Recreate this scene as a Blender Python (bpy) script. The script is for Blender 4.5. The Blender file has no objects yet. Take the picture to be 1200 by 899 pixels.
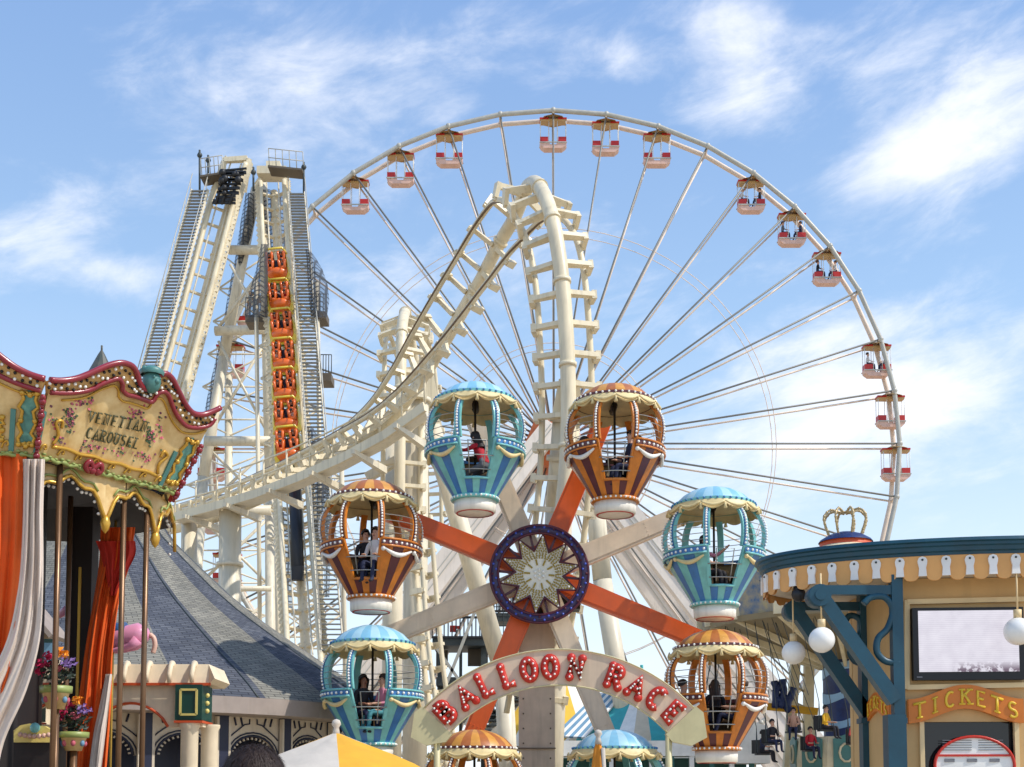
import bpy, bmesh, math, random
from mathutils import Vector as V, Matrix as M
random.seed(11)
rad = math.radians; PI = math.pi
sc = bpy.context.scene; C = sc.collection

# ------------------------------------------------------------------ camera
F = 1450.0; HOR = 930.0; PITCH = rad(4.0); EYE = 1.6
OPT = HOR - F*math.tan(PITCH)
cd = bpy.data.cameras.new('camera'); cam = bpy.data.objects.new('camera', cd); C.objects.link(cam)
cam.location = (0, 0, EYE); cam.rotation_euler = (PI/2 + PITCH, 0, 0)
cd.sensor_width = 36; cd.lens = F/1200*36; cd.shift_y = (OPT-449.5)/1200
cd.clip_start = .1; cd.clip_end = 3000
sc.camera = cam

def ray(px, py):
    u = (px-600)/F; v = (OPT-py)/F
    return V((u, math.cos(PITCH)-v*math.sin(PITCH), math.sin(PITCH)+v*math.cos(PITCH)))
def P(px, py, Y):
    """point of the place seen at a spot of the photograph, Y metres away"""
    d = ray(px, py); t = Y/d.y
    return V((d.x*t, Y, EYE+d.z*t))
def mpp(Y): return Y/F

# ------------------------------------------------------------------ sky and sun
SUN = V((.62, -.22, .75)).normalized()
w = bpy.data.worlds.new('World'); sc.world = w; w.use_nodes = True
nt = w.node_tree; N = nt.nodes; L = nt.links; N.clear()
out = N.new('ShaderNodeOutputWorld'); bg = N.new('ShaderNodeBackground'); L.new(bg.outputs[0], out.inputs[0])
bg.inputs[1].default_value = .132
sky = N.new('ShaderNodeTexSky'); sky.sky_type = 'NISHITA'; sky.sun_disc = False
sky.sun_elevation = math.asin(SUN.z); sky.sun_rotation = math.atan2(SUN.x, SUN.y)
sky.air_density = 1.0; sky.dust_density = .6; sky.ozone_density = 1.6
def mth(op, a, b=None, c=None, clamp=False):
    n = N.new('ShaderNodeMath'); n.operation = op; n.use_clamp = clamp
    for i, x in enumerate((a, b, c)):
        if x is None: continue
        if isinstance(x, (int, float)): n.inputs[i].default_value = x
        else: L.new(x, n.inputs[i])
    return n.outputs[0]
tc = N.new('ShaderNodeTexCoord')
nrm = N.new('ShaderNodeVectorMath'); nrm.operation = 'NORMALIZE'; L.new(tc.outputs['Generated'], nrm.inputs[0])
sep = N.new('ShaderNodeSeparateXYZ'); L.new(nrm.outputs[0], sep.inputs[0])
comb = N.new('ShaderNodeCombineXYZ')
L.new(mth('MULTIPLY', sep.outputs[0], 1.5), comb.inputs[0]); L.new(mth('MULTIPLY', sep.outputs[1], 1.5), comb.inputs[1]); L.new(mth('MULTIPLY_ADD', sep.outputs[2], 3.6, mth('MULTIPLY', sep.outputs[0], -.7)), comb.inputs[2])
def wnoise(scale, det, rough, dist, vec=comb.outputs[0]):
    n = N.new('ShaderNodeTexNoise'); n.inputs['Scale'].default_value = scale; n.inputs['Detail'].default_value = det
    n.inputs['Roughness'].default_value = rough; n.inputs['Distortion'].default_value = dist; L.new(vec, n.inputs['Vector']); return n.outputs[0]
mp = N.new('ShaderNodeMapping'); L.new(comb.outputs[0], mp.inputs[0]); mp.inputs['Location'].default_value = (4.1, 2.3, 7.7)
n1 = wnoise(3.0, 12, .60, .2); n2 = wnoise(8.0, 12, .64, .4, mp.outputs[0])
cov = mth('ADD', mth('MULTIPLY', n1, 1.15), mth('MULTIPLY', n2, .75)); cov = mth('SUBTRACT', cov, .47)
blobs = [(1130,90,.085,.26),(1040,207,.045,.26),(1165,160,.07,.26),(865,118,.035,.25),(850,18,.04,.19),(905,45,.045,.19),(130,240,.09,.13),(250,105,.09,.12),(420,100,.08,.10),(40,292,.045,.24),(160,330,.03,.20),
         (330,120,.12,.06),(120,60,.13,.07),(830,380,.14,.10),(1120,430,.10,.26),(1020,520,.14,.22),(640,330,.12,.08),(520,560,.2,.10),(735,70,.025,.22)]
acc = None
flat = N.new('ShaderNodeVectorMath'); flat.operation = 'MULTIPLY'; L.new(nrm.outputs[0], flat.inputs[0]); flat.inputs[1].default_value = (1, 1, 2.2)
for (bx_, by_, r_, w_) in blobs:
    dn = ray(bx_, by_).normalized()
    ds = N.new('ShaderNodeVectorMath'); ds.operation = 'DISTANCE'; L.new(flat.outputs[0], ds.inputs[0]); ds.inputs[1].default_value = (dn.x, dn.y, dn.z*2.2)
    mr = N.new('ShaderNodeMapRange'); mr.interpolation_type = 'SMOOTHSTEP'; L.new(ds.outputs['Value'], mr.inputs[0])
    mr.inputs[1].default_value = 0; mr.inputs[2].default_value = r_*1.8; mr.inputs[3].default_value = w_; mr.inputs[4].default_value = 0
    acc = mr.outputs[0] if acc is None else mth('ADD', acc, mr.outputs[0])
cov = mth('ADD', cov, acc)
mr = N.new('ShaderNodeMapRange'); mr.interpolation_type = 'SMOOTHSTEP'; L.new(cov, mr.inputs[0])
mr.inputs[1].default_value = .52; mr.inputs[2].default_value = 1.10; mr.inputs[3].default_value = 0; mr.inputs[4].default_value = .92
hz = N.new('ShaderNodeMapRange'); hz.interpolation_type = 'SMOOTHSTEP'; L.new(sep.outputs[2], hz.inputs[0])
hz.inputs[1].default_value = -.02; hz.inputs[2].default_value = .50; hz.inputs[3].default_value = .92; hz.inputs[4].default_value = .55
haze_mix = N.new('ShaderNodeMix'); haze_mix.data_type = 'RGBA'; L.new(hz.outputs[0], haze_mix.inputs[0])
vr = N.new('ShaderNodeValToRGB'); L.new(sep.outputs[2], vr.inputs[0]); ve = vr.color_ramp.elements
ve[0].position = .0; ve[0].color = (.74, .80, .84, 1); ve[1].position = .60; ve[1].color = (.21, .37, .71, 1)
vq = ve.new(.20); vq.color = (.53, .66, .79, 1); vq = ve.new(.36); vq.color = (.34, .52, .77, 1)
vs_ = N.new('ShaderNodeVectorMath'); vs_.operation = 'SCALE'; L.new(vr.outputs[0], vs_.inputs[0]); vs_.inputs['Scale'].default_value = 9.0
L.new(sky.outputs[0], haze_mix.inputs[6]); L.new(vs_.outputs[0], haze_mix.inputs[7])
mx = N.new('ShaderNodeMix'); mx.data_type = 'RGBA'; L.new(mr.outputs[0], mx.inputs[0]); L.new(haze_mix.outputs[2], mx.inputs[6])
mx.inputs[7].default_value = (6.7, 6.85, 7.3, 1); L.new(mx.outputs[2], bg.inputs[0])

sl = bpy.data.lights.new('sun', 'SUN'); sl.energy = 3.1; sl.angle = rad(1.0); sl.color = (1, .95, .87)
so = bpy.data.objects.new('sun', sl); C.objects.link(so); so.location = (30, -20, 60)
so.rotation_euler = SUN.to_track_quat('Z', 'Y').to_euler()
sc.view_settings.view_transform = 'Standard'; sc.view_settings.look = 'None'; sc.view_settings.exposure = .33; sc.view_settings.gamma = 1
sc.render.resolution_x = 1024; sc.render.resolution_y = 767

# ------------------------------------------------------------------ materials
def S(r, g, b):
    f = lambda c: (c/255/12.92) if c/255 <= .04045 else ((c/255+.055)/1.055)**2.4
    return (f(r), f(g), f(b))
MT = {}
def mat(name, col, rough=.5, metal=0, var=.14, scale=2.5, bump=0, streak=.12, col2=None, spec=.5, coat=0):
    m = bpy.data.materials.new(name); m.use_nodes = True; t = m.node_tree; n = t.nodes; l = t.links
    b = n['Principled BSDF']; b.inputs['Roughness'].default_value = rough; b.inputs['Metallic'].default_value = metal
    b.inputs['Specular IOR Level'].default_value = spec
    if coat: b.inputs['Coat Weight'].default_value = coat; b.inputs['Coat Roughness'].default_value = .15
    tc = n.new('ShaderNodeTexCoord'); oi = n.new('ShaderNodeObjectInfo')
    ad = n.new('ShaderNodeVectorMath'); ad.operation = 'ADD'; l.new(tc.outputs['Object'], ad.inputs[0])
    ml = n.new('ShaderNodeMath'); ml.operation = 'MULTIPLY'; ml.inputs[1].default_value = 37.0; l.new(oi.outputs['Random'], ml.inputs[0]); l.new(ml.outputs[0], ad.inputs[1])
    nz = n.new('ShaderNodeTexNoise'); nz.inputs['Scale'].default_value = scale; nz.inputs['Detail'].default_value = 6; nz.inputs['Roughness'].default_value = .6
    l.new(ad.outputs[0], nz.inputs['Vector'])
    mr = n.new('ShaderNodeMapRange'); l.new(nz.outputs[0], mr.inputs[0]); mr.inputs[1].default_value = .3; mr.inputs[2].default_value = .7
    mix = n.new('ShaderNodeMix'); mix.data_type = 'RGBA'; l.new(mr.outputs[0], mix.inputs[0])
    c2 = col2 or tuple(min(1, c*(1+var*.5)) for c in col)
    mix.inputs[6].default_value = (*[c*(1-var) for c in col], 1); mix.inputs[7].default_value = (*c2, 1)
    last = mix.outputs[2]
    if streak:
        mpn = n.new('ShaderNodeMapping'); mpn.inputs['Scale'].default_value = (7, 7, .7); l.new(ad.outputs[0], mpn.inputs[0])
        n2 = n.new('ShaderNodeTexNoise'); n2.inputs['Scale'].default_value = 1; n2.inputs['Detail'].default_value = 5; l.new(mpn.outputs[0], n2.inputs['Vector'])
        m2 = n.new('ShaderNodeMapRange'); l.new(n2.outputs[0], m2.inputs[0]); m2.inputs[1].default_value = .52; m2.inputs[2].default_value = .78; m2.inputs[3].default_value = 0; m2.inputs[4].default_value = streak*2.5; m2.clamp = True
        mx2 = n.new('ShaderNodeMix'); mx2.data_type = 'RGBA'; l.new(m2.outputs[0], mx2.inputs[0]); l.new(last, mx2.inputs[6])
        mx2.inputs[7].default_value = (*[c*.45+g for c, g in zip(col, (.035, .028, .018))], 1); last = mx2.outputs[2]
    l.new(last, b.inputs['Base Color'])
    rr = n.new('ShaderNodeMapRange'); l.new(nz.outputs[0], rr.inputs[0]); rr.inputs[3].default_value = max(0, rough-.12); rr.inputs[4].default_value = min(1, rough+.12); l.new(rr.outputs[0], b.inputs['Roughness'])
    if bump:
        nb = n.new('ShaderNodeTexNoise'); nb.inputs['Scale'].default_value = scale*12; nb.inputs['Detail'].default_value = 4; l.new(ad.outputs[0], nb.inputs['Vector'])
        bp = n.new('ShaderNodeBump'); bp.inputs['Strength'].default_value = bump; bp.inputs['Distance'].default_value = .01; l.new(nb.outputs[0], bp.inputs['Height']); l.new(bp.outputs[0], b.inputs['Normal'])
    MT[name] = m; return m

mat('coaster_cream', S(228,213,180), .42, streak=.24, scale=.8)
mat('coaster_pale', S(222,210,184), .45, streak=.24, scale=.8)
mat('rail_brown', S(120,96,70), .5, .3)
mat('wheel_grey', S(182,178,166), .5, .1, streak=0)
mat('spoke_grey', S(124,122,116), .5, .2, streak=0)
mat('crown_gold', S(186,164,122), .4, .3)
mat('wheel_cream', S(226,205,184), .5, streak=0)
mat('wheel_leg', S(230,217,202), .55, scale=.4)
mat('wheel_orange', S(205,110,60), .5)
mat('cabin_red', S(190,40,32), .4)
mat('cabin_tan', S(196,160,104), .5)
mat('cabin_pink', S(222,180,160), .45)
mat('white_paint', S(235,232,224), .4)
mat('arm_orange', S(222,92,26), .38, streak=.08)
mat('arm_cream', S(228,206,178), .45, streak=.14)
mat('hub_maroon', S(84,20,40), .4)
mat('hub_navy', S(44,28,72), .35)
mat('bulb_blue', S(70,90,190), .25)
mat('star_white', S(232,228,212), .4)
mat('gold', S(196,160,72), .35, .35)
mat('gold_dull', S(160,134,24), .5)
mat('bulb_white', S(245,243,235), .2, streak=0, var=.03)
mat('bal_orange', S(210,124,38), .4, streak=.16, var=.22, scale=5, coat=.15)
mat('bal_maroon', S(92,38,44), .42, streak=.12, var=.2, scale=5, coat=.15)
mat('bal_blue', S(62,122,182), .42, streak=.14, var=.2, scale=5, coat=.15)
mat('bal_teal', S(124,196,194), .42, streak=.16, var=.18, scale=5, coat=.15)
mat('bal_sky', S(132,190,216), .4, streak=.07, coat=.2)
mat('bal_pale', S(172,212,226), .4, streak=.07, coat=.2)
mat('bal_gold', S(216,152,66), .42, streak=.12, var=.2, scale=5)
mat('bal_brown', S(178,104,50), .42, streak=.12, var=.2, scale=5)
mat('bal_cream', S(228,206,150), .5, streak=.16, scale=5)
mat('bal_base', S(238,230,214), .45, streak=.2)
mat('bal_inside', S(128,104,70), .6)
mat('dark_metal', S(52,48,48), .45, .5, streak=0)
mat('wire', S(170,170,165), .4, .6, streak=0)
mat('red_paint', S(198,44,28), .35)
mat('sign_cream', S(220,196,168), .5, scale=1.5, streak=.14)
mat('sign_olive', S(206,196,150), .5)
mat('steel_dark', S(74,80,80), .55, .4)
mat('steel_brown', S(98,86,70), .6)
mat('column_tan', S(204,182,156), .6, streak=.16)
mat('netting', S(38,42,48), .8, streak=0)
mat('train_orange', S(230,104,18), .35, coat=.4, streak=0)
mat('train_yellow', S(226,196,60), .35, coat=.4, streak=0)
mat('train_green', S(60,110,60), .45, streak=0)
mat('black', S(26,25,27), .5, streak=0)
mat('tread', S(140,142,140), .5, .5, streak=0)
mat('kiosk_wall', S(206,168,112), .6, scale=1.2, streak=.14, var=.2)
mat('kiosk_trim', S(228,200,150), .55, streak=.06)
mat('kiosk_teal', S(18,70,88), .42, streak=.1, scale=4, var=.25)
mat('kiosk_orange', S(226,166,96), .5, streak=.06)
mat('kiosk_white', S(238,234,228), .45, streak=.04)
mat('soffit', S(205,192,170), .7)
mat('ticket_orange', S(212,118,32), .4, streak=.05)
mat('ticket_yellow', S(232,190,52), .4, streak=0)
mat('poster_red', S(200,70,60), .5, streak=0)
mat('poster_white', S(236,234,228), .4, streak=0)
mat('print_grey', S(120,120,124), .6, streak=0)
mat('globe', S(240,238,232), .25, streak=.03, var=.04)
mat('car_cream', S(208,166,96), .42, streak=.14, scale=3.5, col2=S(234,206,150))
mat('car_gold', S(206,160,62), .3, .4)
mat('car_red', S(140,32,44), .32, coat=.3)
mat('car_band', S(206,164,100), .45)
mat('car_green', S(146,158,88), .4)
mat('car_teal', S(78,130,124), .4)
mat('rose_pink', S(196,96,110), .6, streak=0)
mat('rose_dark', S(110,52,70), .6, streak=0)
mat('leaf_green', S(66,84,46), .6, streak=0)
mat('lettering', S(70,72,44), .5, streak=0)
mat('drape_orange', S(228,94,18), .75, bump=.2, streak=.05)
mat('drape_red', S(190,40,22), .75, streak=.05)
mat('drape_cream', S(216,200,186), .8, bump=.2, streak=.05)
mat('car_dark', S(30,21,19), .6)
mat('pole_brass', S(122,92,66), .35, .5)
mat('flower_magenta', S(196,30,84), .6, streak=0)
mat('flower_orange', S(240,150,30), .6, streak=0)
mat('flower_purple', S(120,90,150), .6, streak=0)
mat('flower_leaf', S(34,48,34), .55, streak=0, var=.4)
mat('horse_pink', S(226,150,182), .35, streak=0, coat=.3)
mat('horse_blue', S(50,90,140), .4, streak=0)
mat('fascia_taupe', S(160,146,136), .6)
mat('pav_cream', S(214,200,178), .6)
mat('pav_navy', S(30,36,62), .45)
mat('spire_green', S(62,76,70), .5, col2=S(92,84,72))
mat('port_cream', S(232,214,182), .55, streak=.1)
mat('port_orange', S(206,84,40), .5)
mat('port_green', S(18,66,56), .45)
mat('port_yellow', S(226,206,120), .5)
mat('umb_yellow', S(226,166,42), .8, bump=.2, streak=.03)
mat('umb_white', S(200,190,176), .8, bump=.2, streak=.06)
mat('umb_orange', S(220,140,40), .8, streak=.05)
mat('tent_teal', S(64,170,172), .75, streak=.05)
mat('tent_white', S(236,234,226), .75, streak=.05)
mat('tent_yellow', S(240,190,60), .75, streak=.05)
mat('tent_beige', S(214,198,170), .75, streak=.05)
mat('tent_slate', S(110,150,176), .75, streak=.05)
mat('post_green', S(30,92,84), .5)
mat('swing_blue', S(30,58,120), .4, col2=S(18,30,72))
mat('swing_wave', S(150,186,214), .5)
mat('swing_paint', S(70,120,170), .5, scale=3, var=.3, col2=S(190,170,120))
mat('swing_cream', S(222,208,172), .5)
mat('swing_rib', S(140,126,96), .6)
mat('skin_a', S(206,156,128), .55, streak=0); mat('skin_b', S(150,100,74), .55, streak=0)
mat('hair_dark', S(34,26,24), .6, streak=0, bump=.5, scale=9); mat('hair_brown', S(58,40,30), .6, streak=0, bump=.5, scale=9)
mat('cloth_red', S(190,30,46), .8, streak=0); mat('cloth_blue', S(40,66,150), .8, streak=0); mat('cloth_black', S(34,32,38), .8, streak=0)
mat('cloth_white', S(220,216,212), .8, streak=0); mat('cloth_grey', S(110,112,118), .8, streak=0); mat('cloth_pink', S(220,140,160), .8, streak=0)
mat('cloth_navy', S(36,42,70), .85, streak=0); mat('cloth_teal', S(80,150,160), .85, streak=0); mat('cloth_yellow', S(236,180,40), .8, streak=0)
mat('deck', S(186,170,146), .8, scale=.6, bump=.3)

def special(name):
    m = bpy.data.materials.new(name); m.use_nodes = True; MT[name] = m; return m, m.node_tree.nodes, m.node_tree.links, m.node_tree.nodes['Principled BSDF']
# shingles: courses follow the roof's own coordinates (metres round and up the slope)
for nm, a, b in (('shingle_dark', S(78,82,92), S(102,105,112)), ('shingle_light', S(122,120,112), S(146,142,130))):
    m, n, l, bs = special(nm)
    uv = n.new('ShaderNodeUVMap'); uv.uv_map = 'UVMap'
    bk = n.new('ShaderNodeTexBrick'); bk.inputs['Color1'].default_value = (*a, 1); bk.inputs['Color2'].default_value = (*b, 1)
    bk.inputs['Mortar'].default_value = (*[x*.45 for x in a], 1); bk.inputs['Scale'].default_value = 1; bk.inputs['Mortar Size'].default_value = .008
    bk.inputs['Brick Width'].default_value = .24; bk.inputs['Row Height'].default_value = .085; bk.inputs['Bias'].default_value = 0; l.new(uv.outputs[0], bk.inputs['Vector'])
    nz = n.new('ShaderNodeTexNoise'); nz.inputs['Scale'].default_value = .9; nz.inputs['Detail'].default_value = 6; l.new(uv.outputs[0], nz.inputs['Vector'])
    mr = n.new('ShaderNodeMapRange'); l.new(nz.outputs[0], mr.inputs[0]); mr.inputs[1].default_value = .3; mr.inputs[2].default_value = .7; mr.inputs[3].default_value = .78; mr.inputs[4].default_value = 1.12
    mxx = n.new('ShaderNodeMix'); mxx.data_type = 'RGBA'; mxx.blend_type = 'MULTIPLY'; mxx.inputs[0].default_value = 1; l.new(bk.outputs[0], mxx.inputs[6]); l.new(mr.outputs[0], mxx.inputs[7])
    l.new(mxx.outputs[2], bs.inputs['Base Color']); bs.inputs['Roughness'].default_value = .9; bs.inputs['Specular IOR Level'].default_value = .2
    bp = n.new('ShaderNodeBump'); bp.inputs['Strength'].default_value = .6; bp.inputs['Distance'].default_value = .03; bp.invert = True; l.new(bk.outputs['Fac'], bp.inputs['Height']); l.new(bp.outputs[0], bs.inputs['Normal'])
# window glass of the booth: dark, reflecting
m, n, l, bs = special('booth_glass'); bs.inputs['Base Color'].default_value = (.012, .012, .014, 1); bs.inputs['Roughness'].default_value = .03; bs.inputs['Specular IOR Level'].default_value = .5
# lit screen: pale picture of a beach skyline
m, n, l, bs = special('screen_picture')
tcx = n.new('ShaderNodeTexCoord'); sp = n.new('ShaderNodeSeparateXYZ'); l.new(tcx.outputs['Object'], sp.inputs[0])
nz = n.new('ShaderNodeTexNoise'); nz.inputs['Scale'].default_value = 9; nz.inputs['Detail'].default_value = 5; l.new(tcx.outputs['Object'], nz.inputs['Vector'])
wv = n.new('ShaderNodeTexWave'); wv.bands_direction = 'Z'; wv.inputs['Scale'].default_value = 18; wv.inputs['Distortion'].default_value = 2; l.new(tcx.outputs['Object'], wv.inputs['Vector'])
mA = n.new('ShaderNodeMix'); mA.data_type = 'RGBA'; mA.inputs[6].default_value = (*S(196,190,204), 1); mA.inputs[7].default_value = (*S(232,228,238), 1)
aa = n.new('ShaderNodeMath'); aa.operation = 'MULTIPLY_ADD'; l.new(wv.outputs[0], aa.inputs[0]); aa.inputs[1].default_value = .35; l.new(nz.outputs[0], aa.inputs[2]); l.new(aa.outputs[0], mA.inputs[0])
band = n.new('ShaderNodeMapRange'); l.new(sp.outputs[2], band.inputs[0]); band.inputs[1].default_value = -.16; band.inputs[2].default_value = -.24
xs = n.new('ShaderNodeMapRange'); l.new(sp.outputs[0], xs.inputs[0]); xs.inputs[1].default_value = -.16; xs.inputs[2].default_value = -.08
low = n.new('ShaderNodeMapRange'); l.new(sp.outputs[2], low.inputs[0]); low.inputs[1].default_value = -.30; low.inputs[2].default_value = -.275
nz2 = n.new('ShaderNodeTexNoise'); nz2.inputs['Scale'].default_value = 22; nz2.inputs['Detail'].default_value = 3; l.new(tcx.outputs['Object'], nz2.inputs['Vector'])
def mm(op, a, b):
    q = n.new('ShaderNodeMath'); q.operation = op; q.use_clamp = True
    for i, x in enumerate((a, b)):
        if isinstance(x, (int, float)): q.inputs[i].default_value = x
        else: l.new(x, q.inputs[i])
    return q.outputs[0]
th = n.new('ShaderNodeMapRange'); l.new(nz2.outputs[0], th.inputs[0]); th.inputs[1].default_value = .42; th.inputs[2].default_value = .52
fac = mm('MULTIPLY', mm('MULTIPLY', mm('MULTIPLY', band.outputs[0], xs.outputs[0]), low.outputs[0]), th.outputs[0])
mB = n.new('ShaderNodeMix'); mB.data_type = 'RGBA'; l.new(fac, mB.inputs[0]); l.new(mA.outputs[2], mB.inputs[6]); mB.inputs[7].default_value = (*S(112,92,108), 1)
bs.inputs['Base Color'].default_value = (.02, .02, .02, 1); l.new(mB.outputs[2], bs.inputs['Emission Color']); bs.inputs['Emission Strength'].default_value = .8; bs.inputs['Roughness'].default_value = .3
# painted landscape of the carousel's side panels
m, n, l, bs = special('painted_scene')
tcx = n.new('ShaderNodeTexCoord'); nz = n.new('ShaderNodeTexNoise'); nz.inputs['Scale'].default_value = 5; nz.inputs['Detail'].default_value = 5; nz.inputs['Distortion'].default_value = .8; l.new(tcx.outputs['Object'], nz.inputs['Vector'])
cr = n.new('ShaderNodeValToRGB'); l.new(nz.outputs[0], cr.inputs[0]); e = cr.color_ramp.elements
e[0].position = .3; e[0].color = (*S(52,84,80), 1); e[1].position = .75; e[1].color = (*S(150,150,104), 1)
q = e.new(.45); q.color = (*S(74,128,120), 1); q = e.new(.6); q.color = (*S(104,160,146), 1)
l.new(cr.outputs[0], bs.inputs['Base Color']); bs.inputs['Roughness'].default_value = .4
# fine netting: real holes in a weave
m, n, l, bs = special('mesh_net'); bs.inputs['Base Color'].default_value = (.035, .04, .05, 1); bs.inputs['Roughness'].default_value = .8
tcx = n.new('ShaderNodeTexCoord'); mp_ = n.new('ShaderNodeMapping'); l.new(tcx.outputs['Object'], mp_.inputs[0])
wa = n.new('ShaderNodeTexWave'); wa.bands_direction = 'Z'; wa.inputs['Scale'].default_value = 1.1; wa.inputs['Distortion'].default_value = .6; l.new(mp_.outputs[0], wa.inputs['Vector'])
wb = n.new('ShaderNodeTexWave'); wb.bands_direction = 'X'; wb.inputs['Scale'].default_value = 1.1; wb.inputs['Distortion'].default_value = .6; l.new(mp_.outputs[0], wb.inputs['Vector'])
mxa = n.new('ShaderNodeMath'); mxa.operation = 'MAXIMUM'; l.new(wa.outputs['Fac'], mxa.inputs[0]); l.new(wb.outputs['Fac'], mxa.inputs[1])
mra = n.new('ShaderNodeMapRange'); l.new(mxa.outputs[0], mra.inputs[0]); mra.inputs[1].default_value = .6; mra.inputs[2].default_value = .95; mra.inputs[3].default_value = .38; mra.inputs[4].default_value = .9; l.new(mra.outputs[0], bs.inputs['Alpha'])
# shop glass / steam not needed

# ------------------------------------------------------------------ mesh helpers
W = {}
STUFF = ('cresting_bulbs', 'rim_bulbs', 'collar_bulbs', 'rib_bulbs', 'canopy_bulbs', 'ring_bulbs', 'star_bulbs', 'letter_bulbs', 'pelmet_bulbs', 'tassels', 'guard_wires', 'corner_beads', 'poster_print', 'price_print', 'pot_painting', 'foliage', 'blossom', 'shell_garland', 'joint', 'dentil', 'chains', 'mesh_fence', 'face', 'block_studs', 'bolts', 'gusset', 'valance_swags', 'garland')
class MB:
    def __init__(s): s.v = []; s.f = []; s.mi = []; s.sm = []; s.uv = {}
    def add(s, vs, fs, mi=0, sm=False):
        o = len(s.v); s.v += [tuple(v) for v in vs]
        for f in fs: s.f.append([i+o for i in f]); s.mi.append(mi); s.sm.append(sm)
        return s
    def box(s, c, d, mi=0, rot=None):
        c = V(c); vs = []
        for x in (-.5, .5):
            for y in (-.5, .5):
                for z in (-.5, .5):
                    q = V((x*d[0], y*d[1], z*d[2])); q = rot @ q if rot else q; vs.append(c+q)
        return s.add(vs, [(0,1,3,2), (4,6,7,5), (0,4,5,1), (2,3,7,6), (0,2,6,4), (1,5,7,3)], mi)
    def bar(s, a, b, w, h, mi=0, up=(0, 0, 1), w2=None, h2=None):
        a = V(a); b = V(b); t = (b-a).normalized(); up = V(up)
        if abs(t.dot(up)) > .98: up = V((0, 1, 0)) if abs(t.y) < .9 else V((1, 0, 0))
        x = t.cross(up).normalized(); y = x.cross(t); vs = []
        for q, ww, hh in ((a, w, h), (b, w2 or w, h2 or h)):
            for i, j in ((-1, -1), (1, -1), (1, 1), (-1, 1)): vs.append(q+x*i*ww/2+y*j*hh/2)
        return s.add(vs, [(3,2,1,0), (4,5,6,7), (0,1,5,4), (1,2,6,5), (2,3,7,6), (3,0,4,7)], mi)
    def tube(s, pts, r, n=8, mi=0, closed=False, flat=1.0, up0=None, caps=True):
        pts = [V(p) for p in pts]; k = len(pts); rs = r if isinstance(r, (list, tuple)) else [r]*k
        vs = []; px = None
        for i in range(k):
            a = pts[i-1] if (i or closed) else pts[0]; b = pts[(i+1) % k] if (i < k-1 or closed) else pts[-1]
            t = b-a
            t = t.normalized() if t.length > 1e-9 else V((0, 0, 1))
            if px is None:
                u = V(up0) if up0 else (V((0, 0, 1)) if abs(t.z) < .9 else V((1, 0, 0)))
                px = t.cross(u).normalized()
            px = (px-t*px.dot(t)).normalized(); py = t.cross(px)
            for j in range(n):
                q = 2*PI*j/n; vs.append(pts[i]+px*math.cos(q)*rs[i]+py*math.sin(q)*rs[i]*flat)
        fs = []
        for i in range(k if closed else k-1):
            i2 = (i+1) % k
            for j in range(n): fs.append((i*n+j, i*n+(j+1) % n, i2*n+(j+1) % n, i2*n+j))
        s.add(vs, fs, mi, n > 4)
        if not closed and caps:
            o = len(s.v)-k*n
            s.f.append([o+j for j in range(n)][::-1]); s.f.append([o+(k-1)*n+j for j in range(n)]); s.mi += [mi, mi]; s.sm += [False, False]
        return s
    def lathe(s, prof, n=16, mi=0, c=(0, 0, 0), axis='Z', a0=0.0, a1=2*PI, sm=True, mis=None):
        c = V(c); full = abs(a1-a0-2*PI) < 1e-6; k = n if full else n+1; vs = []
        for (r, z) in prof:
            for j in range(k):
                a = a0+(a1-a0)*j/n
                q = V((r*math.sin(a), -r*math.cos(a), z))
                if axis == 'Y': q = V((q.x, z, -q.y))
                vs.append(c+q)
        o = len(s.v); s.v += [tuple(v) for v in vs]
        for i in range(len(prof)-1):
            for j in range(n):
                j2 = (j+1) % k; f = [o+i*k+j, o+i*k+j2, o+(i+1)*k+j2, o+(i+1)*k+j]
                s.f.append(f); s.mi.append(mis(i, j) if mis else mi); s.sm.append(sm)
        return s
    def ball(s, c, r, n=6, m=4, mi=0, sc=(1, 1, 1)):
        c = V(c); vs = [c+V((0, 0, r*sc[2]))]
        for i in range(1, m):
            t = PI*i/m
            for j in range(n):
                a = 2*PI*j/n; vs.append(c+V((r*sc[0]*math.sin(t)*math.cos(a), r*sc[1]*math.sin(t)*math.sin(a), r*sc[2]*math.cos(t))))
        vs.append(c-V((0, 0, r*sc[2]))); fs = []
        for j in range(n): fs.append((0, 1+j, 1+(j+1) % n))
        for i in range(m-2):
            for j in range(n): fs.append((1+i*n+j, 1+(i+1)*n+j, 1+(i+1)*n+(j+1) % n, 1+i*n+(j+1) % n))
        o = 1+(m-2)*n
        for j in range(n): fs.append((o+j, len(vs)-1, o+(j+1) % n))
        return s.add(vs, fs, mi, True)
    def prism(s, poly, back, mi=0, mside=None):
        """poly: front outline as 3D points, back: offset vector to the rear face"""
        k = len(poly); b = V(back); vs = [V(p) for p in poly]+[V(p)+b for p in poly]
        s.add(vs, [tuple(range(k)), tuple(range(2*k-1, k-1, -1))], mi)
        o = len(s.v)-2*k
        for i in range(k):
            j = (i+1) % k; s.f.append([o+i, o+k+i, o+k+j, o+j]); s.mi.append(mi if mside is None else mside); s.sm.append(False)
        return s
    def grid(s, rows, mi=0, sm=True, uvf=None):
        o = len(s.v); n = len(rows[0])
        for r_ in rows: s.v += [tuple(p) for p in r_]
        for i in range(len(rows)-1):
            for j in range(n-1):
                s.f.append([o+i*n+j, o+i*n+j+1, o+(i+1)*n+j+1, o+(i+1)*n+j]); s.mi.append(mi); s.sm.append(sm)
        return s
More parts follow.
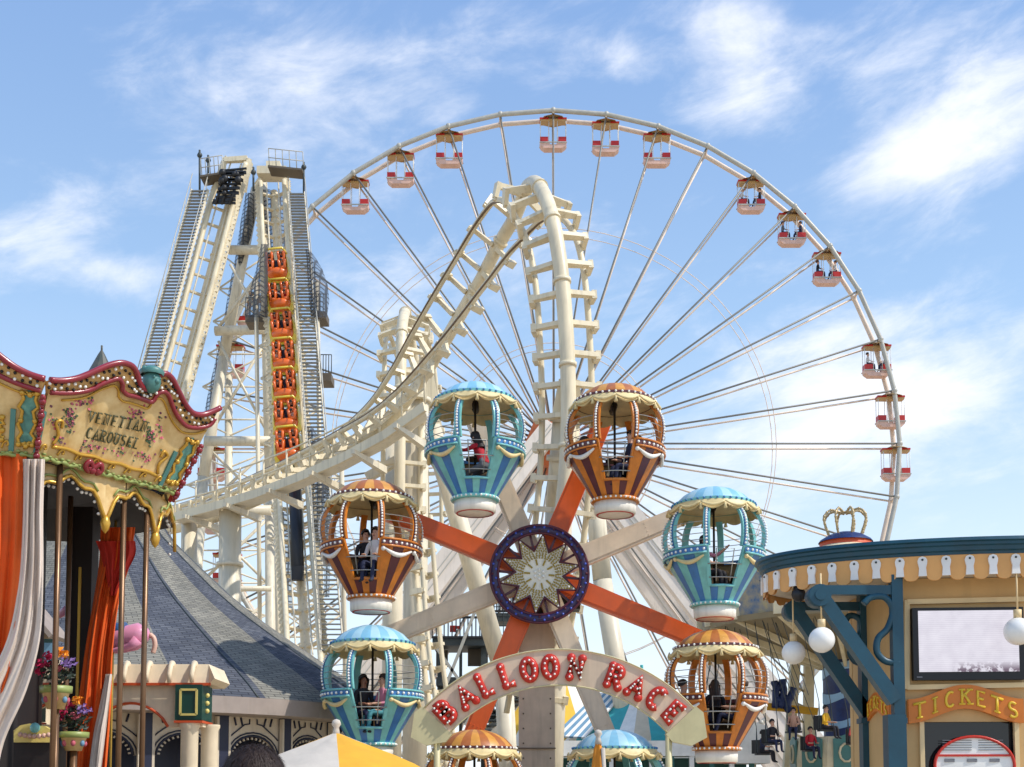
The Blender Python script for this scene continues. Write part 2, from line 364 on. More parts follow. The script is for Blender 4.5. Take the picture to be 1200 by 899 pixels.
    def mesh(s, name, mats, org=None, recalc=True):
        me = bpy.data.meshes.new(name)
        vs = s.v if org is None else [(x-org.x, y-org.y, z-org.z) for x, y, z in s.v]
        me.from_pydata(vs, [], s.f)
        for m_ in (mats if isinstance(mats, (list, tuple)) else [mats]): me.materials.append(MT[m_])
        me.polygons.foreach_set('material_index', s.mi); me.polygons.foreach_set('use_smooth', s.sm)
        if s.uv:
            u = me.uv_layers.new(name='UVMap')
            for p in me.polygons:
                if p.index in s.uv:
                    for li, q in zip(p.loop_indices, s.uv[p.index]): u.data[li].uv = q
        if recalc:
            bm = bmesh.new(); bm.from_mesh(me); bmesh.ops.recalc_face_normals(bm, faces=bm.faces); bm.to_mesh(me); bm.free()
        me.update(); return me
    def build(s, name, mats, parent=None, label=None, cat=None, group=None, kind=None, recalc=True, org=None):
        o_ = W[parent.name] if parent else (V(org) if org is not None else V((0, 0, 0)))
        ob = bpy.data.objects.new(name, s.mesh(name, mats, o_, recalc)); C.objects.link(ob)
        if parent: ob.parent = parent
        else: ob.location = o_
        W[ob.name] = o_.copy()
        if parent and kind is None and name in STUFF: kind = 'stuff'
        tag(ob, label, cat, group, kind); return ob
def tag(o, label=None, cat=None, group=None, kind=None):
    for k_, v_ in (('label', label), ('category', cat), ('group', group), ('kind', kind)):
        if v_: o[k_] = v_
    return o
def thing(name, label, cat, loc=(0, 0, 0), group=None):
    o = bpy.data.objects.new(name, None); C.objects.link(o); o.location = loc; o.empty_display_size = .2; W[o.name] = V(loc)
    return tag(o, label, cat, group)
def inst(src, parent, mtx=None):
    """another piece with the same mesh, placed by a matrix in its thing's own space"""
    c = bpy.data.objects.new(src.name.split('.')[0], src.data); C.objects.link(c); c.parent = parent
    W[c.name] = W[parent.name].copy()
    if mtx is not None: c.matrix_local = mtx
    return c
def place(me, name, parent, mtx):
    c = bpy.data.objects.new(name, me); C.objects.link(c); c.parent = parent; c.matrix_local = mtx; W[c.name] = W[parent.name].copy()
    if name in STUFF: c['kind'] = 'stuff'
    return c
KIDS = {}
def copy_tree(o, parent=None):
    c = o.copy(); C.objects.link(c); c.parent = parent
    if parent is not None: c.matrix_parent_inverse = o.matrix_parent_inverse.copy()
    W[c.name] = W[o.name].copy()
    for ch in list(o.children):
        copy_tree(ch, c)
    return c
def cr_(pts, n):
    """smooth curve through points (tuples of Vectors handled component-wise)"""
    k = len(pts); res = []
    for i in range(k-1):
        p0 = pts[max(i-1, 0)]; p1 = pts[i]; p2 = pts[i+1]; p3 = pts[min(i+2, k-1)]
        for j in range(n):
            t = j/n
            res.append(.5*((2*p1)+(p2-p0)*t+(2*p0-5*p1+4*p2-p3)*t*t+(3*p1-p0-3*p2+p3)*t**3))
    res.append(pts[-1].copy()); return res
def frame(x, y, z, o): return M(((x.x, y.x, z.x, o.x), (x.y, y.y, z.y, o.y), (x.z, y.z, z.z, o.z), (0, 0, 0, 1)))

# ------------------------------------------------------------------ stroke letters (unit square, y up)
def arc(cx, cy, rx, ry, a, b, n=8): return [(cx+rx*math.cos(rad(a+(b-a)*i/n)), cy+ry*math.sin(rad(a+(b-a)*i/n))) for i in range(n+1)]
GL = {
 'A': [[(-.34,-.5), (0,.5), (.34,-.5)], [(-.2,-.12), (.2,-.12)]],
 'B': [[(-.28,-.5), (-.28,.5)], [(-.28,.5)]+arc(.02,.26,.26,.24,90,-90)+[(-.28,.02)], [(-.28,.02)]+arc(.05,-.24,.28,.26,90,-90)+[(-.28,-.5)]],
 'C': [arc(0,0,.34,.5,50,310,14)], 'O': [arc(0,0,.32,.5,0,360,18)],
 'E': [[(.28,.5), (-.28,.5), (-.28,-.5), (.28,-.5)], [(-.28,0), (.16,0)]],
 'I': [[(0,-.5), (0,.5)]], 'K': [[(-.28,-.5), (-.28,.5)], [(.3,.5), (-.26,-.02)], [(-.08,.14), (.32,-.5)]],
 'L': [[(-.24,.5), (-.24,-.5), (.28,-.5)]], 'N': [[(-.3,-.5), (-.3,.5), (.3,-.5), (.3,.5)]],
 'R': [[(-.28,-.5), (-.28,.5)], [(-.28,.5)]+arc(.03,.25,.26,.25,90,-90)+[(-.28,0)], [(0,0), (.32,-.5)]],
 'S': [arc(0,.25,.27,.25,40,270,10)+arc(0,-.25,.28,.25,90,-140,10)[1:]],
 'T': [[(-.48,.5), (.48,.5)], [(0,.5), (0,-.5)]], 'U': [[(-.3,.5), (-.3,-.2)]+arc(0,-.2,.3,.3,180,360,8)+[(.3,.5)]],
 'V': [[(-.34,.5), (0,-.5), (.34,.5)]]}
SERIF = {'A': [(-.34,-.5), (.34,-.5)], 'I': [(0,.5), (0,-.5)], 'T': [(0,-.5)], 'N': [(-.3,-.5), (-.3,.5), (.3,.5)], 'R': [(-.28,-.5), (.32,-.5), (-.28,.5)], 'K': [(-.28,.5), (-.28,-.5), (.3,.5), (.32,-.5)], 'V': [(-.34,.5), (.34,.5)], 'U': [(-.3,.5), (.3,.5)], 'L': [(-.24,.5), (-.24,-.5)], 'E': [], 'B': [], 'C': [], 'O': [], 'S': []}
def letter(mb, ch, o, x, y, nrm_, w_, h_, r, mi=0, serif=False, flat=.55):
    """letter ch standing at o with axes x, y and front normal nrm_"""
    for st in GL[ch]:
        closed = ch == 'O'
        q = [o+x*(a*w_)+y*(b*h_) for a, b in (st[:-1] if closed else st)]
        mb.tube(q, r, 6, mi, closed=closed, flat=flat, up0=nrm_)
    if serif:
        for (a, b) in SERIF[ch]: mb.tube([o+x*(a*w_-r*2.2)+y*(b*h_), o+x*(a*w_+r*2.2)+y*(b*h_)], r*.75, 6, mi, flat=flat, up0=nrm_)
def along(st, step):
    pts = [st[0]]; carry = 0
    for a, b in zip(st, st[1:]):
        a = V(a); b = V(b); d = (b-a).length; t = step-carry
        while t <= d: pts.append(tuple(a+(b-a)*(t/d))); t += step
        carry = d-(t-step)
    return pts
# ------------------------------------------------------------------ people: one skinned body each, hair and eyes as children
def body_mesh(pose):
    vs = []; ed = []; rr = []; zone = []
    def v(p, r, par=None, z=0):
        vs.append(p); rr.append(r); zone.append(z)
        if par is not None: ed.append((par, len(vs)-1))
        return len(vs)-1
    sit = pose != 'stand'; z0 = .10 if sit else .94
    pel = v((0, .03 if sit else 0, z0), (.15, .12), None, 2); sp = v((0, .03 if sit else .01, z0+.18), (.135, .11), pel, 1); ch = v((0, 0, z0+.38), (.155, .12), sp, 1)
    nk0 = v((0, 0, z0+.50), (.07, .07), ch, 1); nk = v((0, -.01, z0+.57), (.052, .055), nk0, 0)
    hd = v((0, -.025, z0+.66), (.075, .09), nk, 0); hd2 = v((0, -.015, z0+.74), (.078, .095), hd, 0); v((0, -.01, z0+.80), (.05, .06), hd2, 0)
    for s in (-1, 1):
        sh = v((s*.17, .01, z0+.46), (.062, .062), nk0, 1)
        if pose == 'reach' and s > 0: el = v((s*.27, -.16, z0+.42), (.045, .045), sh, 1); wr = v((s*.24, -.38, z0+.54), (.032, .03), el, 0); pm = v((s*.23, -.44, z0+.58), (.036, .022), wr, 0); fd = V((-.1*s, -.8, .5))
        elif sit: el = v((s*.23, -.05, z0+.20), (.045, .045), sh, 1); wr = v((s*.15, -.28, z0+.18), (.032, .03), el, 0); pm = v((s*.13, -.35, z0+.18), (.036, .022), wr, 0); fd = V((-.1*s, -1, -.1))
        else: el = v((s*.22, .03, z0+.18), (.045, .045), sh, 1); wr = v((s*.23, -.03, z0-.06), (.032, .03), el, 0); pm = v((s*.23, -.05, z0-.14), (.036, .022), wr, 0); fd = V((0, -.15, -1))
        fd.normalize()
        for k, (sx, ln) in enumerate(((-.03, .07), (-.011, .085), (.009, .08), (.028, .06))):
            b = V(pm and vs[pm])+fd*.045+V((sx, 0, 0)); k1 = v(tuple(b), (.011, .011), pm, 0); v(tuple(b+fd*ln*.6+V((0, .012, 0))), (.009, .009), k1, 0)
        b = V(vs[pm])+V((-s*.05, -.01, .0))+fd*.015; v(tuple(b), (.012, .012), pm, 0)
        hp = v((s*.095, 0, z0-.03), (.10, .10), pel, 2)
        if sit: kn = v((s*.12, -.42, z0+.0), (.065, .065), hp, 2); an = v((s*.12, -.46, z0-.40), (.045, .045), kn, 2); v((s*.12, -.60, z0-.46), (.045, .03), an, 3)
        else: kn = v((s*.10, -.02, z0-.44), (.065, .065), hp, 2); an = v((s*.11, .02, z0-.85), (.045, .045), kn, 2); v((s*.115, -.13, z0-.91), (.045, .03), an, 3)
    me = bpy.data.meshes.new('skeleton'); me.from_pydata(vs, ed, []); ob = bpy.data.objects.new('skeleton', me); C.objects.link(ob)
    m1 = ob.modifiers.new('skin', 'SKIN'); m1.use_smooth_shade = True
    sv = me.skin_vertices[0].data
    for i, r_ in enumerate(rr): sv[i].radius = r_
    sv[0].use_root = True
    m2 = ob.modifiers.new('sub', 'SUBSURF'); m2.levels = 1; m2.render_levels = 1
    dg = bpy.context.evaluated_depsgraph_get(); res = bpy.data.meshes.new_from_object(ob.evaluated_get(dg)); res.name = 'body'
    bpy.data.objects.remove(ob); bpy.data.meshes.remove(me); res.materials.clear()
    for k in ('skin_a', 'cloth_red', 'cloth_navy', 'cloth_black'): res.materials.append(MT[k])
    sk = [V(p) for p in vs]
    for p in res.polygons:
        i = min(range(len(sk)), key=lambda q: (sk[q]-p.center).length - .35*max(rr[q])); p.material_index = zone[i]; p.use_smooth = True
    return res, z0
BODY = {}
def hair_mesh(z0, long):
    mb = MB(); c = V((0, .0, z0+.755)); rows = []
    for i in range(9):
        t = PI*i/8*(.62 if not long else .66); r_ = []
        for j in range(17):
            a = 2*PI*j/16; front = math.cos(a)  # 1 = face side
            tt = t*(1-.42*max(0, front)); jit = 1+.05*math.sin(5*a+i)
            p = c+V((.102*math.sin(tt)*math.sin(a)*jit, -.125*math.sin(tt)*front*jit+.004, .118*math.cos(tt)*jit))
            r_.append(p)
        rows.append(r_)
    if long:
        for k in range(1, 5):
            r_ = []
            for j in range(17):
                p = V(rows[8][j]); front = math.cos(2*PI*j/16); 
                r_.append(p+V((p.x*.1*k, .012*k*(1 if front < .3 else 0), -.075*k*(1 if front < .35 else .0))))
            rows.append(r_)
    mb.grid(rows, 0); return mb.mesh('hair', 'hair_dark')
def eye_mesh(z0):
    mb = MB()
    for s in (-1, 1): mb.ball((s*.034, -.103, z0+.72), .011, 6, 4); mb.ball((s*.088, .0, z0+.70), .022, 6, 4, 1, (.5, 1, 1.4))
    mb.ball((0, -.122, z0+.685), .016, 6, 4, 1, (.8, 1, 1.3)); mb.ball((0, -.106, z0+.645), .02, 6, 4, 2, (1.3, .5, .35))
    return mb.mesh('face', ['black', 'skin_a', 'rose_dark'])
PM = {}
def person(label, pose, loc, rz, skin='skin_a', shirt='cloth_red', trousers='cloth_navy', hair='hair_dark', long=False, group=None, scale=1.0, tilt=0):
    if pose not in PM:
        b, z0 = body_mesh(pose); PM[pose] = (b, hair_mesh(z0, False), hair_mesh(z0, True), eye_mesh(z0))
    b, h0, h1, ey = PM[pose]
    o = bpy.data.objects.new('person', b); C.objects.link(o); o.location = loc; o.rotation_euler = (tilt, 0, rz); o.scale = (scale,)*3; W[o.name] = V(loc)
    for i, k in enumerate((skin, shirt, trousers)): o.material_slots[i].link = 'OBJECT'; o.material_slots[i].material = MT[k]
    for nm, me, mk in (('hair', h1 if long else h0, [hair]), ('face', ey, [None, skin])):
        c = bpy.data.objects.new(nm, me); C.objects.link(c); c.parent = o
        for i, k in enumerate(mk):
            if k: c.material_slots[i].link = 'OBJECT'; c.material_slots[i].material = MT[k]
    return tag(o, label, 'person', group)

# ------------------------------------------------------------------ the ground: a boardwalk out to the horizon
mb = MB(); mb.grid([[(-1500, -60, 0), (1500, -60, 0)], [(-1500, 2500, 0), (1500, 2500, 0)]], 0, False)
mb.build('ground', 'deck', kind='structure')

# ------------------------------------------------------------------ giant wheel
YW = 84.0; WC = P(649, 523, YW); RW = 409*mpp(YW); YN = YW-.65; YF = YW+.65
wheel = thing('giant_wheel', 'huge white ferris wheel with forty thin spokes rising behind the rides', 'ferris wheel', (WC.x, YW, 0))
def wp(k, r, y): a = 2*PI*k/40; return V((WC.x+r*math.sin(a), y, WC.z+r*math.cos(a)))
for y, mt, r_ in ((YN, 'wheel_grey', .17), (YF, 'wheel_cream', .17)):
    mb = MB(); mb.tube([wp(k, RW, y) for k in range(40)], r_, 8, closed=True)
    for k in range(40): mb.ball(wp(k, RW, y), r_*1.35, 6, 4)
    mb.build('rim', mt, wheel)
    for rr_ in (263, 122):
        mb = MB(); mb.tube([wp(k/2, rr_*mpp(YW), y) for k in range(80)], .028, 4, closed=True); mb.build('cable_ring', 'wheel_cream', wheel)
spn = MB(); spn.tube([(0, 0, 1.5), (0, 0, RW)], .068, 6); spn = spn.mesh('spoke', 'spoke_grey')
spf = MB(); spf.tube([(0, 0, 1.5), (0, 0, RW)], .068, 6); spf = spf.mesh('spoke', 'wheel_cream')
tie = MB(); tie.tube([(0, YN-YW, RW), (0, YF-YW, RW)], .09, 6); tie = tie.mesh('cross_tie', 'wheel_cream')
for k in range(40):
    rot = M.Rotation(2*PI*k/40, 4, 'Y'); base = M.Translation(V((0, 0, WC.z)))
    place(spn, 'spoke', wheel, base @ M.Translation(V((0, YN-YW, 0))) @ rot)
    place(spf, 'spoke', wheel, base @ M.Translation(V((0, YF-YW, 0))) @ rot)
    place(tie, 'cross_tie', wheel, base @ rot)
mb = MB(); mb.lathe([(0, YN-1.1), (1.2, YN-1.1), (1.95, YN-.7), (1.95, YF+.7), (1.2, YF+1.1), (0, YF+1.1)], 8, 0, (WC.x, 0, WC.z), 'Y', sm=False); mb.build('hub_drum', 'wheel_orange', wheel)
mb = MB(); mb.tube([(WC.x, YW-3.6, WC.z), (WC.x, YW+3.6, WC.z)], .6, 16); mb.build('axle', 'wheel_cream', wheel)
for y in (YW-3.3, YW+3.3):
    for s in (-1, 1):
        a = V((WC.x+s*.2, y, WC.z+.4)); b = V((WC.x+s*WC.z*.76, y+(y-YW)*.9, -.2))
        mb = MB(); mb.bar(a, b, 1.35, .9, 0, (0, 1, 0), 2.2, 1.2); lg = mb.build('support_leg', 'wheel_leg', wheel)
        mb = MB()
        for q in (-.35, .35):
            off = V((math.cos(math.atan2(WC.z, WC.z*.76)), 0, s*0))*q
            mb.bar(a+off*.6+V((0, -.48, 0)), b+off*1.5+V((0, -.63, 0)), .06, .06, 0, (0, 1, 0))
        mb.build('seam', 'wheel_grey', lg)
mb = MB(); mb.box((WC.x, YW, .6), (14, 10, 1.2)); mb.build('base', 'wheel_leg', wheel)

# gondolas of the giant wheel
wg = thing('wheel_gondola', '', 'gondola', (0, 0, 0)); s = mpp(YW)
mb = MB()  # roof: tan underside, red rim; four bays
mb.box((0, 0, -.37), (1.84, .62, .16)); mb.lathe([(.9, -.27), (.6, -.12), (0, -.08)], 8, 0, (0, 0, 0), sm=False)
rf = mb.build('roof', 'cabin_tan', wg)
for sx in (-1, 1): mb = MB(); mb.box((sx*.64, 0, -.27), (.62, .70, .12)); mb.build('roof_trim', 'cabin_red', rf)
mb = MB(); mb.tube([(0, -.75, -.05), (0, .75, -.05)], .07, 8); mb.build('hanger', 'wheel_cream', wg)
for sx in (-.9, -.3, .3, .9):
    for sy in (-.28, .28): mb = MB(); mb.tube([(sx, sy, -.42), (sx, sy, -1.95)], .025, 5); mb.build('post', 'white_paint', wg)
mb = MB(); pts = [(-.95, -1.98), (-.32, -1.98), (-.2, -2.16), (.2, -2.16), (.32, -1.98), (.95, -1.98), (.9, -2.2), (.62, -2.42), (-.62, -2.42), (-.9, -2.2)]
mb.prism([V((x, -.34, z)) for x, z in pts], (0, .68, 0)); mb.build('hull', 'cabin_pink', wg)
for sx in (-1, 1):
    mb = MB(); mb.box((sx*.64, 0, -1.79), (.56, .62, .40)); mb.build('seat_back', 'cabin_red', wg)
for y in (-.37, .37): mb = MB(); mb.box((0, y, -2.02), (1.94, .05, .08)); mb.build('bumper', 'wheel_grey', wg)
ords = ['first','second','third','fourth','fifth','sixth','seventh','eighth','ninth','tenth','eleventh','twelfth','thirteenth','fourteenth','fifteenth']
cnt = {1: 0, -1: 0}; used = False
slots = [0, 1, 2, 4, 5, 6, 8, 9, 10, 12, 13, -2, -3, -4, -6, -7, -8, -10, -11, -12, -14]
riders_at = (4, 5, 6, 8)
for k in slots:
    g = wg if not used else copy_tree(wg); used = True
    pos = wp(k, RW-.12, YW); g.location = pos
    if k == 0: lab = 'red and white open gondola at the very top of the giant wheel'
    else:
        sd = 1 if k > 0 else -1; cnt[sd] += 1
        lab = 'red and white gondola, %s below the top on the giant wheel\'s %s side' % (ords[cnt[sd]-1], 'right' if sd > 0 else 'left')
    tag(g, lab, 'gondola', 'gondolas hung on the giant wheel')
    if k in riders_at:
        for sx in (-1, 1):
            person('tiny passenger, %s seat of the gondola %s below the wheel\'s top on the right' % ('left' if sx < 0 else 'right', ords[cnt[1]-1]), 'sit', pos+V((sx*.62, 0, -1.62)), -sx*PI/2, shirt=['cloth_grey', 'cloth_black', 'cloth_navy', 'cloth_white'][(k+sx) % 4], hair='hair_brown', group='passengers of the giant wheel')

# ------------------------------------------------------------------ roller coaster
TIE = {}
def tie_mesh(g, h, mt):
    key = (g, h, mt)
    if key in TIE: return TIE[key]
    mb = MB()  # local: x side, y up (running side), z along
    for s in (-1, 1):
        mb.bar((s*.10, -h+.16, 0), (s*(g/2+.20), -.34, 0), .12, .22, 0, (0, 1, 0), .12, .14)
        mb.bar((s*(g/2+.17), -.42, 0), (s*(g/2+.10), .0, 0), .13, .22, 0, (0, 0, 1), .12, .16)
        mb.bar((s*(g/2+.14), .02, 0), (s*(g/2-.02), .0, 0), .10, .12, 0, (0, 1, 0))
    TIE[key] = mb.mesh('tie', mt); return TIE[key]
def track(root, st, g=1.25, h=.95, rr_=.085, rs=.27, step=1.0, n=10, mt='coaster_cream', spine=True, worn=True):
    cs = cr_([a for a, u in st], n); us = [u.normalized() for u in cr_([u for a, u in st], n)]
    k = len(cs); fr = []
    for i in range(k):
        t = (cs[min(i+1, k-1)]-cs[max(i-1, 0)]).normalized(); u = (us[i]-t*us[i].dot(t)).normalized(); fr.append((cs[i], t, u, t.cross(u)))
    for s in (-1, 1):
        mb = MB(); mb.tube([c+x*s*g/2 for c, t, u, x in fr], rr_, 8); ra = mb.build('rail', mt, root)
        if worn: mb = MB(); mb.tube([c+x*s*g/2+u*rr_*.7 for c, t, u, x in fr], rr_*.48, 6); mb.build('running_strip', 'rail_brown', ra)
    if spine: mb = MB(); mb.tube([c-u*h for c, t, u, x in fr], rs, 14); sp_ = mb.build('spine', mt, root)
    if spine:
        for i in range(4, k-2, 9): c, t, u, x = fr[i]; m2 = MB(); m2.tube([c-u*h-t*.05, c-u*h+t*.05], rs*1.18, 14); m2.build('flange', mt, sp_)
    tm = tie_mesh(g, h, mt); d = 0; nxt = step/2
    for i in range(k-1):
        L_ = (cs[i+1]-cs[i]).length
        while nxt <= d+L_:
            q = (nxt-d)/L_; c = cs[i].lerp(cs[i+1], q); t = fr[i][1].lerp(fr[i+1][1], q).normalized(); u = fr[i][2].lerp(fr[i+1][2], q); u = (u-t*u.dot(t)).normalized()
            place(tm, 'tie', root, frame(u.cross(t), u, t, c-W[root.name])); nxt += step
        d += L_
    return fr
def column(root, a, b, r, mt='coaster_pale', n=18, flanges=(), name='column'):
    mb = MB(); mb.tube([a, b], r, n)
    o = mb.build(name, mt, root)
    for f in flanges:
        c = V(a).lerp(V(b), f); t = (V(b)-V(a)).normalized(); m2 = MB(); m2.tube([c-t*.07, c+t*.07], [r*1.22]*2, n); m2.build('flange', mt, o)
    return o
def ground_of(px, Y): q = P(px, 900, Y); return V((q.x, Y, -.1))

# big loop of the cobra roll: climbs away left, turns over, drops in front
ct = thing('coaster_track', 'thick cream coaster track climbing and turning over in the middle of the picture', 'roller coaster', (P(600, 900, 34).x, 34, 0))
st = [(P(120,612,52), V((0,-.3,1))), (P(225,592,47), V((0,-.35,.95))), (P(330,546,43), V((-.05,-.5,.85))), (P(400,503,40), V((-.2,-.65,.75))),
      (P(450,460,38), V((-.35,-.8,.5))), (P(500,393,36.2), V((-.4,-.88,.22))), (P(549,322,35), V((-.32,-.95,-.02))), (P(585,270,34.2), V((-.25,-.86,-.42))),
      (P(614,246,33), V((.02,-.3,-.95))), (P(640,268,31.8), V((.05,.62,-.75))), (P(655,320,31.2), V((.03,1,-.16))), (P(663,420,31), V((0,1,.02))),
      (P(664,520,31), V((0,1,.02))), (P(656,620,31.2), V((0,1,.02))), (P(640,730,31.6), V((0,1,.1))), (P(622,840,32.2), V((0,1,.15)))]
track(ct, st, 1.28, .72, .085, .195, .78, 10)
# support of the drop: box head, flanged tube down to the ground
a = P(667,445,30.6); b = P(664,492,30.9)
mb = MB(); mb.bar(a, b, .52, .46, 0, (0, 1, 0), .78, .62); mb.build('column_head', 'coaster_cream', ct)
column(ct, b, P(655,600,31.6), .36, flanges=(.0, .42)); column(ct, P(655,600,31.6), ground_of(640, 31.6)+V((0,.6,0)), .36)

# second half of the cobra roll, seen edge-on farther back
c2 = thing('coaster_track', 'cream upright coaster track section with stubby ties left of the blue balloon', 'roller coaster', (P(470,900,42).x, 42, 0))
st = [(P(470,640,41.6), V((0,1,.05))), (P(471,520,41.6), V((0,1,0))), (P(472,440,41.8), V((0,1,-.1))), (P(473,404,42.3), V((0,.75,-.66))), (P(476,391,43.6), V((0,0,-1))),
      (P(482,404,45), V((.1,-.7,-.7))), (P(490,440,45.6), V((.1,-1,0))), (P(496,520,46), V((.1,-1,0))), (P(498,640,46.4), V((0,-1,.1)))]
track(c2, st, 1.28, .72, .085, .19, .78, 8, worn=False)
mb = MB(); mb.bar(P(497,425,43.5), P(503,520,43.5), .55, .5, 0, (0, 1, 0), 1.1, .7); mb.build('column_head', 'coaster_cream', c2)
column(c2, P(488,470,42), ground_of(486, 42), .42, flanges=(.0, .35)); column(c2, P(462,520,43.5), ground_of(458, 43.5), .36)
column(c2, P(505,500,42.8), P(590,790,44), .34); column(c2, P(590,790,44), ground_of(600, 44), .34)
mb = MB(); mb.bar(P(430,560,42.5), P(500,520,42.2), .3, .3); mb.build('brace', 'coaster_pale', c2)
# thin ladder-like run of track at the left end of the sign
c3 = thing('coaster_track', 'narrow cream track run dropping behind the left end of the arch sign', 'roller coaster', (P(510,900,40).x, 40, 0))
st = [(P(497,600,40.5), V((.9,-.4,0))), (P(503,680,40.3), V((.9,-.4,0))), (P(512,780,40), V((.9,-.4,.1))), (P(530,900,39.6), V((.9,-.4,.2)))]
track(c3, st, .9, .5, .08, .12, .8, 8, worn=False)
# slanted support tube right of the medallion
c4 = thing('coaster_support', 'bent cream support tube running down between the right arms of the ride', 'support', (P(730,900,46).x, 46, 0))
column(c4, P(694,560,46), P(706,680,46), .36, flanges=(.3,)); column(c4, P(706,680,46), P(742,900,46), .36); column(c4, P(742,900,46), ground_of(746, 46), .36)

# walkway under the curve
wk = thing('maintenance_walkway', 'long cream walkway with handrail curving under the coaster track', 'walkway', (P(350,900,41).x, 41, 0))
line = [P(205,607,45.2), P(250,595,44), P(300,580,42.4), P(350,561,40.8), P(400,539,39.4), P(450,512,38), P(498,478,36.8)]
ins = [V((0, 1.25, .12))]*7
for i in range(6):
    a, b = line[i], line[i+1]; c_, d_ = b+ins[i], a+ins[i]
    mb = MB(); mb.prism([d_, c_, b, a], (0, 0, -.10)); pn = mb.build('deck_panel', 'coaster_pale', wk)
    mb = MB(); mb.bar(a+V((0, -.06, .02)), b+V((0, -.06, .02)), .10, .30); mb.build('edge_beam', 'coaster_cream', wk)
    m_ = (a+b)/2
    mb = MB(); mb.bar(m_+V((.5, 1.9, -.2)), m_+V((-.25, -.45, -.22)), .22, .24, 0, (0, 0, 1), .14, .14); mb.build('cross_bracket', 'coaster_pale', wk)
for i in range(12):
    q = i/11*5.99; k = int(q); a = line[k].lerp(line[k+1], q-k)
    mb = MB(); mb.tube([a, a+V((0, -.05, 1.15))], .035, 6); mb.build('rail_post', 'coaster_cream', wk)
for hgt in (.6, 1.12):
    mb = MB(); mb.tube([a+V((0, -.03, hgt)) for a in cr_(line, 4)], .03, 6); mb.build('handrail', 'coaster_cream', wk)
column(wk, P(270,592,44.4), ground_of(268, 44.4), .40, flanges=(.0, .18)); column(wk, P(222,606,46.5), ground_of(219, 46.5), .30)

# lift hills
def stair(root, a, b, w_, n, side, mt='tread'):
    t = (b-a); sd = V(side).normalized(); tm = MB(); tm.box((0, 0, 0), (w_, .24, .05)); tm = tm.mesh('tread', mt)
    for s in (-.5, .5):
        mb = MB(); mb.bar(a+sd*w_*s, b+sd*w_*s, .06, .2); mb.build('stringer', 'coaster_pale', root)
        mb = MB(); up = V((0, 0, 1.05)); mb.tube([a+sd*w_*s*1.02+up, b+sd*w_*s*1.02+up], .03, 6)
        for i in range(0, n, 6):
            q = a+t*(i/n)+sd*w_*s*1.02; mb.tube([q, q+up], .022, 5)
        mb.build('handrail', 'wheel_grey', root)
    for i in range(n): place(tm, 'tread', root, M.Translation(a+t*((i+.5)/n)-W[root.name]))
l1 = thing('lift_hill', 'left cream lift hill with a long open stair leaning along its side', 'roller coaster', (P(200,900,74).x, 74, 0))
st = [(P(276,190,77), V((0,-.7,.75))), (P(262,232,76.6), V((0,-.75,.7))), (P(236,330,75.4), V((0,-.8,.6))), (P(206,440,74), V((0,-.8,.6))), (P(172,560,72.4), V((0,-.8,.6))), (P(140,680,70.5), V((0,-.8,.6))), (P(110,800,68), V((0,-.7,.7)))]
fr1 = track(l1, st, 1.5, .9, .17, .26, 1.25, 8, mt='coaster_cream', worn=False)
stair(l1, P(205,440,73.4)+V((-1.9, 0, -1.2)), P(245,208,76)+V((-.55, 0, -.8)), 1.0, 62, (1, 0, 0))
stair(l1, P(150,640,71)+V((-1.9, 0, -1.2)), P(205,440,73.4)+V((-1.9, 0, -1.2)), 1.0, 54, (1, 0, 0))
mb = MB()
for i in range(12): q = P(262+i*1.25,238-i*3.6,75.9); mb.bar(q+V((-.62-.2*random.random(), 0, random.uniform(-.1, .1))), q+V((.62+.15*random.random(), 0, random.uniform(-.1, .1))), .12, random.uniform(.06, .2))
for s_ in (-.5, -.1, .4): mb.tube([P(262,240,75.8)+V((s_, -.1, 0)), P(276,199,76.4)+V((s_, 0, 0))], .09, 6)
for i in range(8): mb.ball(P(258+random.random()*26, 200+random.random()*36, 75.7), .16+.1*random.random(), 6, 4)
mb.build('catch_car', 'black', l1)
mb = MB(); mb.bar(P(263,188,77), P(290,186,77), .3, .3); mb.bar(P(291,186,77), P(285,225,77.6), .35, .35); mb.bar(P(262,190,77), P(258,236,77.5), .3, .3); mb.bar(P(262,188,78), P(290,187,78), .3, .3); mb.build('head_frame', 'coaster_cream', l1)
def lift_extra(root, fr):
    for s_ in (-1, 1):
        mb = MB(); mb.tube([c+x*s_*.38-u*.1 for c, t, u, x in fr], .05, 6); mb.build('inner_rail', 'coaster_pale', root)
        mb = MB(); mb.tube([c+x*s_*1.02-u*.35 for c, t, u, x in fr], .07, 6); mb.build('side_beam', 'coaster_pale', root)
        mb = MB()
        for i in range(0, len(fr)-1):
            for q in (0, .5):
                c = fr[i][0].lerp(fr[i+1][0], q); t, u, x = fr[i][1:]; a = c+x*s_*.78; mb.bar(a-t*.35, c+x*s_*1.1-u*.2, .05, .2); mb.bar(a+t*.1, c+x*s_*1.1-u*.2, .05, .12)
        mb.build('gusset', 'coaster_cream', root)
lift_extra(l1, fr1)
l2 = thing('lift_hill', 'right cream lift hill, nearly upright, carrying the orange train', 'roller coaster', (P(350,900,60).x, 60, 0))
st2 = [(P(319,212,77.5), V((0,-.8,.6))), (P(323,290,75), V((0,-.86,.5))), (P(333,400,70.8), V((0,-.86,.5))), (P(341,530,66), V((0,-.86,.5))), (P(348,640,62), V((0,-.86,.5))), (P(356,760,57.5), V((0,-.86,.5))), (P(362,860,53.5), V((0,-.7,.7)))]
fr2 = track(l2, st2, 1.5, .9, .14, .24, 1.25, 8, mt='coaster_cream', worn=False)
stair(l2, P(392,765,57.2)+V((-.1, 0, 0)), P(347,226,76.4), 1.05, 120, (1, 0, 0))
lift_extra(l2, fr2)
